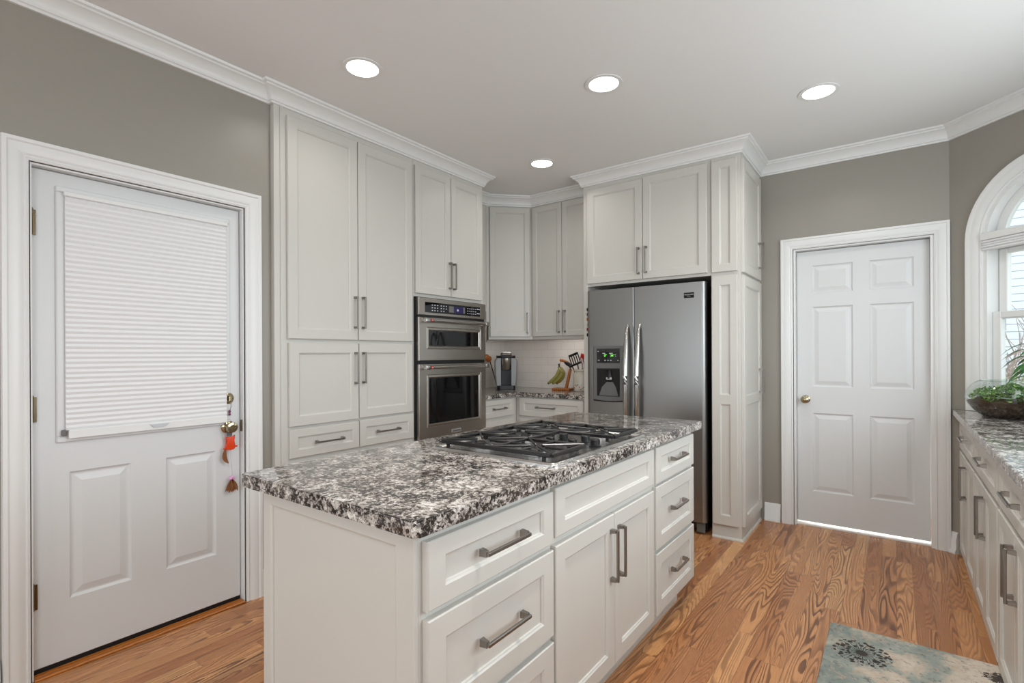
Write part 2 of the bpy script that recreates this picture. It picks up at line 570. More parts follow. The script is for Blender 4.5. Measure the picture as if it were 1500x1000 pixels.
def obj(name, mb, mat, parent=None, smooth=False):
    me = bpy.data.meshes.new(name)
    bmesh.ops.recalc_face_normals(mb.bm, faces=mb.bm.faces)
    mb.bm.to_mesh(me)
    mb.bm.free()
    if smooth:
        for p in me.polygons: p.use_smooth = True
        try:
            me.set_sharp_from_angle(angle=math.radians(40))
        except Exception:
            pass
    me.materials.append(mat)
    o = bpy.data.objects.new(name, me)
    COL.objects.link(o)
    if parent: o.parent = parent
    return o


def thing(name, label, cat, loc=(0, 0, 0), rotz=0, group=None):
    o = bpy.data.objects.new(name, None)
    o.empty_display_size = 0.1
    COL.objects.link(o)
    o.location = loc
    o.rotation_euler = (0, 0, rotz)
    o['label'] = label; o['category'] = cat
    if group: o['group'] = group
    return o


def tag(o, label, cat, group=None):
    o['label'] = label; o['category'] = cat
    if group: o['group'] = group
    return o


def struct(name, mb, mat, smooth=False, parent=None, label=None):
    o = obj(name, mb, mat, parent, smooth)
    if parent is None: o['kind'] = 'structure'
    if label: o['label'] = label
    return o


def text(name, s, size, mat, parent, m, ext=0.0006, bold=False):
    cu = bpy.data.curves.new(name, 'FONT')
    cu.body = s; cu.size = size; cu.extrude = ext
    cu.align_x = 'CENTER'; cu.align_y = 'CENTER'
    if bold: cu.offset = size * 0.02
    tmp = bpy.data.objects.new(name + '_tmp', cu)
    COL.objects.link(tmp)
    bpy.context.view_layer.update()
    dg = bpy.context.evaluated_depsgraph_get()
    me = bpy.data.meshes.new_from_object(tmp.evaluated_get(dg))
    bpy.data.objects.remove(tmp)
    me.transform(m)
    me.materials.clear(); me.materials.append(mat)
    o = bpy.data.objects.new(name, me)
    COL.objects.link(o)
    o.parent = parent
    return o


FRONT = Matrix.Rotation(PI / 2, 4, 'X')   # text lying in XY -> facing -y


def offset_path(path, out):
    """path: 2D points; out: distances to the right of travel -> mitred points"""
    res = []
    n = len(path)
    for i, p in enumerate(path):
        p = Vector(p)
        ds = []
        if i > 0: ds.append((p - Vector(path[i - 1])).normalized())
        if i < n - 1: ds.append((Vector(path[i + 1]) - p).normalized())
        ns = [Vector((d.y, -d.x)) for d in ds]
        if len(ns) == 1: v = ns[0]
        else:
            v = (ns[0] + ns[1])
            v = v / (1 + ns[0].dot(ns[1]))
        res.append(p + v * out)
    return res


def sweep_segments(path, prof, m=None):
    """returns one MB for each segment; prof: [(out, c)] closed loop"""
    rings = []
    offs = [offset_path(path, o) for o, c in prof]
    outl = []
    for i in range(len(path) - 1):
        mb = MB()
        A = [mb._v((offs[k][i].x, offs[k][i].y, prof[k][1]), m) for k in range(len(prof))]
        B = [mb._v((offs[k][i + 1].x, offs[k][i + 1].y, prof[k][1]), m) for k in range(len(prof))]
        n = len(prof)
        for k in range(n):
            k2 = (k + 1) % n
            mb.bm.faces.new((A[k], A[k2], B[k2], B[k]))
        mb.bm.faces.new(A[::-1]); mb.bm.faces.new(B)
        outl.append(mb)
    return outl


def join_mb(mbs):
    o = mbs[0]
    for b in mbs[1:]:
        tmp = bpy.data.meshes.new('t')
        b.bm.to_mesh(tmp)
        o.bm.from_mesh(tmp)
        bpy.data.meshes.remove(tmp)
    return o


# ------------------------------------------------------------------ shell
WL, WB = -2.72, 4.335         # left wall plane, far wall plane
RX = 1.08                     # side wall plane beyond the counter
YB = -6.5
S2 = math.sqrt(0.5)
PLAN = [(-3.5, YB - 0.2), (RX + 0.12, YB - 0.2), (RX + 0.12, 3.60), (0.37, 4.44), (0.32, 5.2), (-3.5, 5.2)]
struct('floor', MB().prism(PLAN, -0.06, 0.0), M['floor'])
struct('ceiling', MB().prism(PLAN, CEIL, CEIL + 0.08), M['ceiling'])
# left wall with door opening y .483..1.307, z..2.045
mb = MB()
mb.box(WL - 0.14, WL, YB, 0.483, 0, CEIL)
mb.box(WL - 0.14, WL, 0.483, 1.307, 2.045, CEIL)
mb.box(WL - 0.14, WL, 1.307, 1.453, 0, CEIL)
struct('wall_left', mb, M['wall'])
struct('wall_recess', MB().box(-3.48, -3.34, 1.453, WB, 0, CEIL).box(-3.34, -2.86, 1.44, 1.452, 0, CEIL), M['wall'])
DX0, DX1, DZ1 = -0.61, 0.205, 2.05
mb = MB()
mb.box(-3.48, DX0, WB, WB + 0.12, 0, CEIL)
mb.box(DX0, DX1, WB, WB + 0.12, DZ1, CEIL)
mb.box(DX1, 0.28, WB, WB + 0.12, 0, CEIL)
struct('wall_far', mb, M['wall'])
struct('wall_back', MB().box(-2.86, RX + 0.12, YB - 0.12, YB, 0, CEIL), M['wall'])
mb = MB()
mb.box(RX, RX + 0.12, YB, 3.535, 0, 0.98)
mb.box(RX, RX + 0.12, YB, 3.535, 2.33, CEIL)
for a, b in ((YB, -2.75), (-0.7, 1.05), (3.35, 3.535)): mb.box(RX, RX + 0.12, a, b, 0.98, 2.33)
struct('wall_right', mb, M['wall'])
# passage beyond the far door
mb = MB()
mb.box(-1.0, -0.9, WB + 0.12, 5.1, 0, CEIL); mb.box(0.24, 0.32, WB + 0.12, 5.1, 0, CEIL); mb.box(-1.0, 0.32, 5.1, 5.2, 0, CEIL)
struct('wall_passage', mb, M['ceiling'])

# angled wall with arched window.  local x along wall, y into wall, z up
WO = Vector((0.28, WB, 0))
WANG = -PI / 4
WM = Matrix.Translation(WO) @ Matrix.Rotation(WANG, 4, 'Z')
SC, RIN, ZC, SILL = 0.555, 0.35, 1.96, 0.975
WLEN = 0.8 / S2
NARC = 28


def arch_pts(R, zbot, n=NARC, zc=ZC, sc=SC):
    pts = [(sc - R, zbot)]
    for k in range(n + 1):
        a = PI - PI * k / n
        pts.append((sc + R * math.cos(a), zc + R * math.sin(a)))
    pts.append((sc + R, zbot))
    return pts


def ring_between(mb, P, Q, y0, y1, m=None, closed=False):
    """solid strip between polylines P and Q, thickness y0..y1"""
    def vv(p, y): return mb._v((p[0], y, p[1]), m)
    A0 = [vv(p, y0) for p in P]; A1 = [vv(p, y1) for p in P]
    B0 = [vv(p, y0) for p in Q]; B1 = [vv(p, y1) for p in Q]
    n = len(P)
    for i in range(n if closed else n - 1):
        j = (i + 1) % n
        mb.bm.faces.new((A0[i], A0[j], B0[j], B0[i]))
        mb.bm.faces.new((A1[i], B1[i], B1[j], A1[j]))
        mb.bm.faces.new((A0[i], A1[i], A1[j], A0[j]))
        mb.bm.faces.new((B0[i], B0[j], B1[j], B1[i]))
    if not closed:
        mb.bm.faces.new((A0[0], B0[0], B1[0], A1[0])); mb.bm.faces.new((A0[-1], A1[-1], B1[-1], B0[-1]))
    return mb


mb = MB()
RW = RIN + 0.002
arc = arch_pts(RW, SILL)
outer = [(SC - RW, SILL)] + [(p[0], CEIL) for p in arc[1:-1]] + [(SC + RW, SILL)]
inner_arc = arc[1:-1]
ring_between(mb, inner_arc, [(p[0], CEIL) for p in inner_arc], 0, 0.14, WM)
mb.box(0.0, SC - RW, 0, 0.14, 0, CEIL, m=WM)
mb.box(SC + RW, WLEN, 0, 0.14, 0, CEIL, m=WM)
mb.box(SC - RW, SC + RW, 0, 0.14, 0, SILL, m=WM)
struct('wall_window_side', mb, M['wall'])

# crown moulding
D = 0.09
crown = [(0, CEIL - D), (0.012, CEIL - D), (0.014, CEIL - D + 0.010), (0.020, CEIL - D + 0.013), (0.021, CEIL - D + 0.024), (0.028, CEIL - D + 0.038), (0.042, CEIL - D + 0.054),
         (0.056, CEIL - D + 0.063), (0.064, CEIL - D + 0.066), (0.065, CEIL - D + 0.074), (0.076, CEIL - D + 0.078), (0.080, CEIL - 0.001), (0, CEIL - 0.001)]
cpath = [(WL, YB), (WL, 1.45), (-2.69, 1.45), (-2.69, 3.205), (-3.0, 3.205), (-3.0, 3.63), (-2.70, 3.93), (-2.045, 3.93), (-2.045, 3.72), (-0.84, 3.72), (-0.84, WB), (0.28, WB),
         (0.28 + 0.8, WB - 0.8), (RX, YB)]
segs = sweep_segments(cpath, crown)
groups = [(0, 1, 'trim_1'), (1, 4, 'trim_2'), (4, 7, 'trim_3'), (7, 10, 'trim_4'), (10, 11, 'trim_5'), (11, 12, 'trim_6'), (12, 13, 'trim_7')]
for a, b, nm in groups:
    struct(nm, join_mb(segs[a:b]), M['trim'], smooth=True)

# baseboards
bb = [(0, 0.0), (0.026, 0.0), (0.026, 0.018), (0.016, 0.03), (0.016, 0.095), (0.012, 0.105), (0.012, 0.118), (0.006, 0.132), (0, 0.135)]
def baseboard(name, path):
    struct(name, join_mb(sweep_segments(path, bb)), M['trim'], smooth=True)
baseboard('baseboard_left', [(WL, YB), (WL, 0.392)])
baseboard('baseboard_left_corner', [(WL, 1.392), (WL, 1.45)])
baseboard('baseboard_far', [(-0.812, WB), (-0.702, WB)])
baseboard('baseboard_far_corner', [(0.28 + 0.004, WB - 0.004), (0.315, WB - 0.035)])

# casings -------------------------------------------------------------
cas = [(0, 0), (0, 0.011), (0.010, 0.015), (0.014, 0.011), (0.020, 0.012), (0.026, 0.017), (0.055, 0.020), (0.064, 0.019), (0.070, 0.024), (0.084, 0.024), (0.086, 0)]


def casing(name, m, x0, x1, zt, prof):
    """around an opening, local wall plane: x, z; outwards = -y"""
    path = [(x0, 0.0), (x0, zt), (x1, zt), (x1, 0.0)]
    # travelling up the left side the outside lies to the left -> negative offset
    mm = m @ Matrix(((1, 0, 0, 0), (0, 0, -1, 0), (0, 1, 0, 0), (0, 0, 0, 1)))
    struct(name, join_mb(sweep_segments(path, [(-o, c) for o, c in prof], mm)), M['trim'], smooth=True)


ML = Matrix.Translation((WL, 0, 0)) @ Matrix.Rotation(PI / 2, 4, 'Z')     # local x = +Y world, -y = +X
casing('trim_8', ML, 0.478, 1.312, 2.048, [(o * 0.93, c) for o, c in cas])
MF = Matrix.Translation((0, WB, 0))
casing('trim_9', MF, -0.614, 0.203, 2.052, [(o * 0.93, c) for o, c in cas])
# jambs
mb = MB()
mb.box(0.478, 0.488, 0, 0.13, 0, 2.05, m=ML); mb.box(1.303, 1.312, 0, 0.13, 0, 2.05, m=ML); mb.box(0.488, 1.303, 0, 0.13, 2.038, 2.048, m=ML)
mb.box(1.298, 1.303, 0.055, 0.13, 0, 2.038, m=ML); mb.box(0.488, 0.493, 0.09, 0.13, 0, 2.038, m=ML)
struct('trim_10', mb, M['trim'])
mb = MB()
mb.box(-0.614, -0.598, 0, 0.115, 0, 2.052); mb.box(0.194, 0.205, 0, 0.115, 0, 2.052); mb.box(-0.598, 0.194, 0, 0.115, 2.040, 2.052)
mb.box(0.184, 0.194, 0.0, 0.030, 0, 2.040)
for v in mb.bm.verts: v.co.y += WB
struct('trim_11', mb, M['trim'])
mb = MB().box(-0.598, 0.194, WB + 0.03, WB + 0.16, 0.0, 0.008)
struct('trim_12', mb, M['trim'])

RAISED = [(0.006, 0.006), (0.012, 0.008), (0.038, 0.001), (0.040, 0.001)]
RAISED = [(0.004, 0.005), (0.010, 0.009), (0.016, 0.009), (0.042, 0.002)]

# right (far) door
d = MB().slab(-0.596, 0.184, 0.024, 2.036, 4.39, 4.43,
              [(-0.496, -0.244, 1.722, 1.928), (-0.146, 0.100, 1.722, 1.928), (-0.496, -0.244, 1.030, 1.622), (-0.146, 0.100, 1.030, 1.622),
               (-0.496, -0.244, 0.255, 0.836), (-0.146, 0.100, 0.255, 0.836)], RAISED)
dr2 = struct('door_2', d, M['door'], label='white six panel interior door with brass knob')
km = Matrix.Translation((-0.540, 4.39, 0.935)) @ Matrix.Rotation(PI / 2, 4, 'X')
knob_prof = [(0.030, 0.0), (0.030, 0.004), (0.020, 0.010), (0.011, 0.014), (0.010, 0.028), (0.016, 0.034), (0.025, 0.042), (0.028, 0.052), (0.024, 0.062), (0.012, 0.068), (0, 0.069)]
obj('door_knob', MB().lathe(knob_prof, 28, km), M['brass'], dr2, True)['label'] = 'round brass knob'

# left door : slab with two raised panels and glazed upper part
LY = 0.035
d = MB().slab(0.491, 1.3005, 0.026, 2.035, LY, LY + 0.045,
              [(0.607, 0.823, 0.275, 0.800), (0.960, 1.182, 0.275, 0.800)], RAISED, m=ML)
dl = struct('door_1', d, M['door'], label='white entry door with shaded glass upper half and two raised panels')
mb = MB()
for a in ((0.565, 1.250, 0.925, 0.950), (0.565, 1.250, 1.955, 1.980), (0.565, 0.606, 0.950, 1.955), (1.214, 1.250, 0.950, 1.955)):
    mb.box(a[0], a[1], LY - 0.010, LY - 0.0005, a[2], a[3], 0.004, m=ML)
obj('glass_frame', mb, M['door'], dl)
obj('pane', MB().box(0.6065, 1.2135, LY - 0.004, LY - 0.0005, 0.950, 1.955, m=ML), M['bglass'], dl)
for z in (1.815, 1.068, 0.320):
    hb = MB()
    hm = ML @ Matrix.Translation((0.489, LY - 0.012, z - 0.05))
    for k in range(5):
        hb.lathe([(0.0065, k * 0.0205), (0.0065, k * 0.0205 + 0.019)], 12, hm)
    hb.lathe([(0.003, 0.0), (0.008, 0.102), (0.005, 0.108), (0, 0.109)], 12, hm)
    hb.box(0.0, 0.016, 0.004, 0.010, 0, 0.1, m=hm)
    obj('hinge', hb, M['hinge'], dl, True)['label'] = 'aged bronze hinge on the left edge'
km = ML @ Matrix.Translation((1.238, LY, 0.915)) @ Matrix.Rotation(PI / 2, 4, 'X')
obj('door_knob', MB().lathe([(0.033, 0.0), (0.033, 0.004), (0.027, 0.010), (0.013, 0.014), (0.012, 0.026), (0.018, 0.032), (0.026, 0.040), (0.028, 0.050), (0.025, 0.058), (0.014, 0.060), (0.013, 0.058), (0.0, 0.058)], 28, km), M['brass'], dl, True)['label'] = 'round brass knob'
bmx = ML @ Matrix.Translation((1.238, LY, 1.060)) @ Matrix.Rotation(PI / 2, 4, 'X')
bo = obj('deadbolt', MB().lathe([(0.031, 0.0), (0.031, 0.006), (0.026, 0.014), (0.018, 0.018), (0.017, 0.016), (0, 0.016)], 28, bmx), M['brass'], dl, True)
bo['label'] = 'brass deadbolt'
obj('thumb_turn', MB().box(-0.005, 0.005, -0.014, 0.014, 0.0165, 0.036, 0.003, m=bmx), M['brass'], bo)
obj('strike_plate', MB().box(1.3015, 1.3028, LY - 0.022, LY - 0.002, 0.885, 0.945, m=ML), M['hinge'], dl)
obj('door_sweep', MB().box(0.493, 1.299, LY + 0.004, LY + 0.04, 0.006, 0.025, m=ML), M['darkgap'], dl)
mb = MB().box(0.489, 1.302, -0.018, LY, 0.0005, 0.010, 0.003, m=ML)
struct('trim_13', mb, M['oak_stand'])
mb = MB().box(0.489, 1.302, LY + 0.001, 0.13, 0.0005, 0.005, m=ML)
struct('trim_14', mb, M['darkgap'])

# cellular shade on the left door
sh = thing('cellular_shade', 'white pleated cellular shade covering the glass of the left entry door', 'window shade', (WL, 0.0, 0.0), PI / 2)
NP = 46
z0s, z1s = 0.975, 1.938
mb = MB()
xs0, xs1 = 0.592, 1.226
prev = None
yb = LY - 0.012
fv = []
for k in range(NP * 4 + 1):
    z = z1s - (z1s - z0s) * k / (NP * 4)
    ph = (k % 4) / 4
    dy = 0.5 + 0.5 * math.cos(2 * PI * ph)
    y = yb - 0.008 - 0.0045 * (1 - dy)
    fv.append((y, z))
a = [mb._v((xs0, y, z), None) for y, z in fv]; b = [mb._v((xs1, y, z), None) for y, z in fv]
for i in range(len(a) - 1): mb.bm.faces.new((a[i], a[i + 1], b[i + 1], b[i]))
ba = [mb._v((xs0, yb, z), None) for y, z in fv]; b2 = [mb._v((xs1, yb, z), None) for y, z in fv]
for i in range(len(a) - 1):
    mb.bm.faces.new((ba[i], b2[i], b2[i + 1], ba[i + 1]))
    mb.bm.faces.new((a[i], ba[i], ba[i + 1], a[i + 1])); mb.bm.faces.new((b[i], b[i + 1], b2[i + 1], b2[i]))
obj('pleats', mb, M['shade'], sh, True)
obj('headrail', MB().box(0.588, 1.232, LY - 0.030, LY - 0.011, 1.938, 1.958, 0.003), M['trim'], sh)
br_ = obj('bottom_rail', MB().box(0.600, 1.226, LY - 0.032, LY - 0.011, 0.940, 0.975, 0.003), M['trim'], sh)
obj('grip', MB().prism([(0.885, -0.968), (0.965, -0.968), (0.945, -0.953), (0.900, -0.953)], LY - 0.037, LY - 0.0325,
                       m=Matrix(((1, 0, 0, 0), (0, 0, 1, 0), (0, -1, 0, 0), (0, 0, 0, 1)))), M['plate'], br_)['label'] = 'small clear plastic grip'
obj('cord_clip', MB().box(0.578, 0.594, LY - 0.024, LY - 0.011, 0.952, 0.978, 0.003), M['gray_plastic'], sh)

# toy hanging on the door knob
ty = 1.238
toy = thing('hanging_cat_toy', 'orange plastic toy with brown feathers hanging from the brass knob of the left door', 'toy', (WL, 0, 0), PI / 2)
yt = LY - 0.016
ycord = LY - 0.020
mb = MB().tube([(ty - 0.012, ycord, 0.888), (ty - 0.016, ycord, 0.906), (ty - 0.012, ycord, 0.926), (ty, ycord, 0.932), (ty + 0.012, ycord, 0.926), (ty + 0.016, ycord, 0.906), (ty + 0.012, ycord, 0.888)], 0.0022, 8)
mb.box(ty - 0.012, ty + 0.014, ycord - 0.002, ycord + 0.002, 0.868, 0.890)
obj('hanging_loop', mb, M['gray_plastic'], toy, True)
mb = MB()
ol = [(-0.022, 0.868), (-0.021, 0.850), (-0.014, 0.838), (-0.022, 0.828), (-0.025, 0.812), (-0.018, 0.800), (0, 0.796), (0.018, 0.800), (0.025, 0.812), (0.022, 0.828), (0.014, 0.838), (0.021, 0.850), (0.022, 0.872), (0.010, 0.862), (-0.010, 0.860)]
mm = Matrix(((1, 0, 0, ty + 0.003), (0, 0, 1, 0), (0, 1, 0, 0), (0, 0, 0, 1)))
mb.prism(ol, yt - 0.014, yt, m=mm, bev=0.004)
mb.tube([(ty - 0.016, yt - 0.007, 0.812), (ty - 0.030, yt - 0.008, 0.806)], 0.004, 8); mb.tube([(ty + 0.020, yt - 0.007, 0.816), (ty + 0.038, yt - 0.008, 0.812)], 0.004, 8)
obj('toy_body', mb, M['orange'], toy, True)
obj('string', MB().tube([(ty + 0.004, yt - 0.007, 0.797), (ty + 0.006, yt - 0.007, 0.735), (ty + 0.012, yt - 0.008, 0.665)], 0.0012, 6), M['thread'], toy)
def feather(mb, c, L, W, bend, ang, y):
    pts = []
    n = 9
    for k in range(n + 1):
        t_ = k / n
        wv_ = W * math.sin(PI * min(1, t_ * 0.93 + 0.07)) ** 0.7
        px = bend * math.sin(t_ * PI * 0.8); pz = -L * t_
        pts.append((px, pz, wv_))
    ca, sa = math.cos(ang), math.sin(ang)
    A, B = [], []
    for px, pz, ww in pts:
        for lst, sg in ((A, -1), (B, 1)):
            xx = px + sg * ww; zz = pz
            lst.append((c[0] + xx * ca - zz * sa, y, c[1] + xx * sa + zz * ca))
    a0 = [mb._v((p[0], y - 0.001, p[2]), None) for p in A]; b0 = [mb._v((p[0], y - 0.001, p[2]), None) for p in B]
    a1 = [mb._v((p[0], y + 0.001, p[2]), None) for p in A]; b1 = [mb._v((p[0], y + 0.001, p[2]), None) for p in B]
    for i in range(n):
        mb.bm.faces.new((a0[i], a0[i + 1], b0[i + 1], b0[i])); mb.bm.faces.new((a1[i], b1[i], b1[i + 1], a1[i + 1]))
        mb.bm.faces.new((a0[i], a1[i], a1[i + 1], a0[i + 1])); mb.bm.faces.new((b0[i], b0[i + 1], b1[i + 1], b1[i]))
mb = MB(); feather(mb, (ty - 0.022, 0.806), 0.078, 0.011, -0.018, 0.35, yt - 0.008)
obj('feather', mb, M['feather'], toy)
mb = MB(); mb.ball((ty + 0.010, yt - 0.008, 0.655), 0.010).ball((ty + 0.018, yt - 0.008, 0.648), 0.008).ball((ty + 0.002, yt - 0.010, 0.650), 0.008)
obj('bead', mb, M['pink'], toy, True)['label'] = 'pink bead cluster'
for k in range(9):
    mb = MB(); feather(mb, (ty + 0.010, 0.646), 0.062 + 0.012 * random.random(), 0.007, 0.003, -0.5 + k * 0.125, yt - 0.004 - 0.0028 * (k % 4))
    obj('feather', mb, M['feather'], toy)
# bead charm on the deadbolt
ch = thing('bead_charm', 'tiny violet bead charm dangling from the brass deadbolt', 'charm', (WL, 0, 0), PI / 2)
obj('cord', MB().tube([(ty, LY - 0.037, 1.052), (ty + 0.003, LY - 0.036, 1.02), (ty + 0.003, LY - 0.020, 1.0)], 0.0012, 6), M['badge_txt'], ch)
obj('bead', MB().ball((ty + 0.003, LY - 0.019, 0.994), 0.006, sz=1.5).ball((ty + 0.003, LY - 0.019, 0.979), 0.0065), M['violet'], ch, True)

# ------------------------------------------------------------------ cabinetry
SHAKER = [(0.004, 0.0035), (0.007, 0.0045), (0.0085, 0.0095)]


def handle_mb(axis, a, b, c, y, r=0.0050, stand=0.032):
    """square bar pull between a and b along axis ('x' or 'z'), at other coordinate c, mounted on plane y"""
    mb = MB()
    def bx(p0, p1, q0, q1, y0, y1, bev=0.0015):
        if axis == 'z': mb.box(q0, q1, y0, y1, p0, p1, bev)
        else: mb.box(p0, p1, y0, y1, q0, q1, bev)
    bx(a, b, c - r, c + r, y - stand, y - stand + 0.009)
    for e, sg in ((a, 1), (b, -1)):
        # flared foot
        w0, w1 = 0.0075, 0.0095
        L0, L1 = 0.010, 0.014
        def P(lo, q, yy):
            return (q, yy, lo) if axis == 'z' else (lo, yy, q)
        p_in = e; p_out = e + sg * L0; pb_in = e - sg * 0.001; pb_out = e + sg * L1
        vs = [mb._v(P(p_in, c - w0, y - stand + 0.009), None), mb._v(P(p_out, c - w0, y - stand + 0.009), None), mb._v(P(p_out, c + w0, y - stand + 0.009), None), mb._v(P(p_in, c + w0, y - stand + 0.009), None)]
        ws = [mb._v(P(pb_in, c - w1, y - 0.0003), None), mb._v(P(pb_out, c - w1, y - 0.0003), None), mb._v(P(pb_out, c + w1, y - 0.0003), None), mb._v(P(pb_in, c + w1, y - 0.0003), None)]
        for i in range(4):
            j = (i + 1) % 4
            mb.bm.faces.new((vs[i], vs[j], ws[j], ws[i]))
        mb.bm.faces.new(vs[::-1]); mb.bm.faces.new(ws)
    return mb


def front(kind, cab, x0, x1, z0, z1, handle=None, st=0.055, panels=None, th=0.020, sth=None, m=None):
    if panels is None:
        s_ = min(st, (z1 - z0) * 0.27)
        panels = [(x0 + st, x1 - st, z0 + s_, z1 - s_)]
    mb = MB().slab(x0, x1, z0, z1, -th, -0.0005, panels, SHAKER, m=m)
    o = obj(kind, mb, M['cab'], cab)
    if handle:
        ax, a, b, c = handle
        h = obj('handle', handle_mb(ax, a, b, c, -th), M['nickel'], o)
        h['label'] = 'square satin nickel bar handle'
    return o


TR = PI / 2   # rotation for fronts facing +x
# --- pantry tower (left of the ovens). local x = world y - 1.453
P0 = 1.453
pt = thing('pantry_cabinet', 'tall white pantry cabinet between the left door and the ovens', 'cabinet', (-2.69, P0, 0), TR)
mb = MB().box(0, 2.448 - P0, 0, 0.62, 0.09, CEIL - 0.012)
mb.box(0.0, 2.448 - P0, 0.05, 0.60, 0.0, 0.09)
mb.box(0.0, 0.030, -0.004, 0, 0.09, CEIL - D + 0.002); mb.box(0.036, 0.050, -0.003, 0, 0.09, CEIL - D + 0.002, 0.001)
obj('carcass', mb, M['cab'], pt)
yy = lambda v: v - P0
front('door', pt, yy(1.524), yy(1.980), 1.372, 2.604, ('z', 1.444, 1.640, yy(1.958)))
front('door', pt, yy(1.986), yy(2.432), 1.372, 2.604, ('z', 1.444, 1.642, yy(2.016)))
front('door', pt, yy(1.530), yy(1.984), 0.884, 1.349, ('z', 1.102, 1.298, yy(1.960)))
front('door', pt, yy(1.990), yy(2.428), 0.888, 1.351, ('z', 1.104, 1.298, yy(2.016)))
front('drawer', pt, yy(1.532), yy(1.986), 0.708, 0.868, ('x', yy(1.684), yy(1.866), 0.783), st=0.045)
front('drawer', pt, yy(1.992), yy(2.434), 0.708, 0.874, ('x', yy(2.120), yy(2.300), 0.790), st=0.045)
front('drawer', pt, yy(1.532), yy(1.986), 0.42, 0.685, ('x', yy(1.684), yy(1.866), 0.56))
front('drawer', pt, yy(1.992), yy(2.434), 0.42, 0.685, ('x', yy(2.120), yy(2.300), 0.56))
front('drawer', pt, yy(1.532), yy(1.986), 0.12, 0.40, ('x', yy(1.684), yy(1.866), 0.27))
front('drawer', pt, yy(1.992), yy(2.434), 0.12, 0.40, ('x', yy(2.120), yy(2.300), 0.27))
# --- oven tower
P1 = 2.450
oc = thing('oven_cabinet', 'tall white cabinet housing the built in double oven', 'cabinet', (-2.69, P1, 0), TR)
yy = lambda v: v - P1
W1 = 3.205 - P1
mb = MB()
mb.box(0, W1, 0, 0.62, 1.690, CEIL - 0.012)
mb.box(0, W1, 0, 0.62, 0.09, 0.672)
mb.box(0, W1, 0.05, 0.60, 0.0, 0.09)
mb.box(0, 0.006, 0, 0.62, 0.672, 1.690); mb.box(W1 - 0.022, W1, 0, 0.62, 0.672, 1.690); mb.box(0.006, W1 - 0.022, 0.60, 0.62, 0.672, 1.690)
obj('carcass', mb, M['cab'], oc)
front('door', oc, yy(2.462), yy(2.814), 1.712, 2.606, ('z', 1.768, 1.966, yy(2.796)), st=0.05)
front('door', oc, yy(2.820), yy(3.176), 1.712, 2.606, ('z', 1.766, 1.964, yy(2.842)), st=0.05)
front('drawer', oc, yy(2.462), yy(3.176), 0.36, 0.655, ('x', yy(2.72), yy(2.92), 0.50))
front('drawer', oc, yy(2.462), yy(3.176), 0.11, 0.34, ('x', yy(2.72), yy(2.92), 0.23))

# --- double wall oven
ov = thing('double_wall_oven', 'stainless steel built in microwave and oven stack with black glass windows', 'oven', (-2.69, 2.458, 0), TR)
OW = 3.181 - 2.458
FY = -0.050
mb = MB().box(0.004, OW - 0.006, 0.001, 0.52, 0.685, 1.680).box(0.001, OW - 0.0, -0.030, -0.0005, 0.682, 1.684)
obj('housing', mb, M['black'], ov)
mb = MB().slab(0.0, OW, 1.560, 1.680, FY, -0.0305, [(0.058, OW - 0.066, 1.578, 1.652)], [(0.001, 0.003), (0.003, 0.004)], edge=0.002)
cp = obj('control_panel', mb, M['steel_h'], ov)
obj('display_glass', MB().box(0.060, OW - 0.068, FY + 0.0012, FY + 0.0035, 1.580, 1.650), M['bglass'], cp)
zc_ = 1.615
obj('screen', MB().box(0.300, 0.475, FY - 0.0002, FY + 0.001, 1.592, 1.638), M['gray_plastic'], cp)
obj('screen', MB().box(0.352, 0.455, FY - 0.0012, FY - 0.0004, 1.592, 1.638), M['blue_led'], cp)['label'] = 'glowing blue screen'
def key(x0, x1, z0, z1, nm='touch_key', y0=-0.0006, y1=0.001):
    obj(nm, MB().box(x0, x1, FY + y0, FY + y1, z0, z1), M['white_led'], cp)


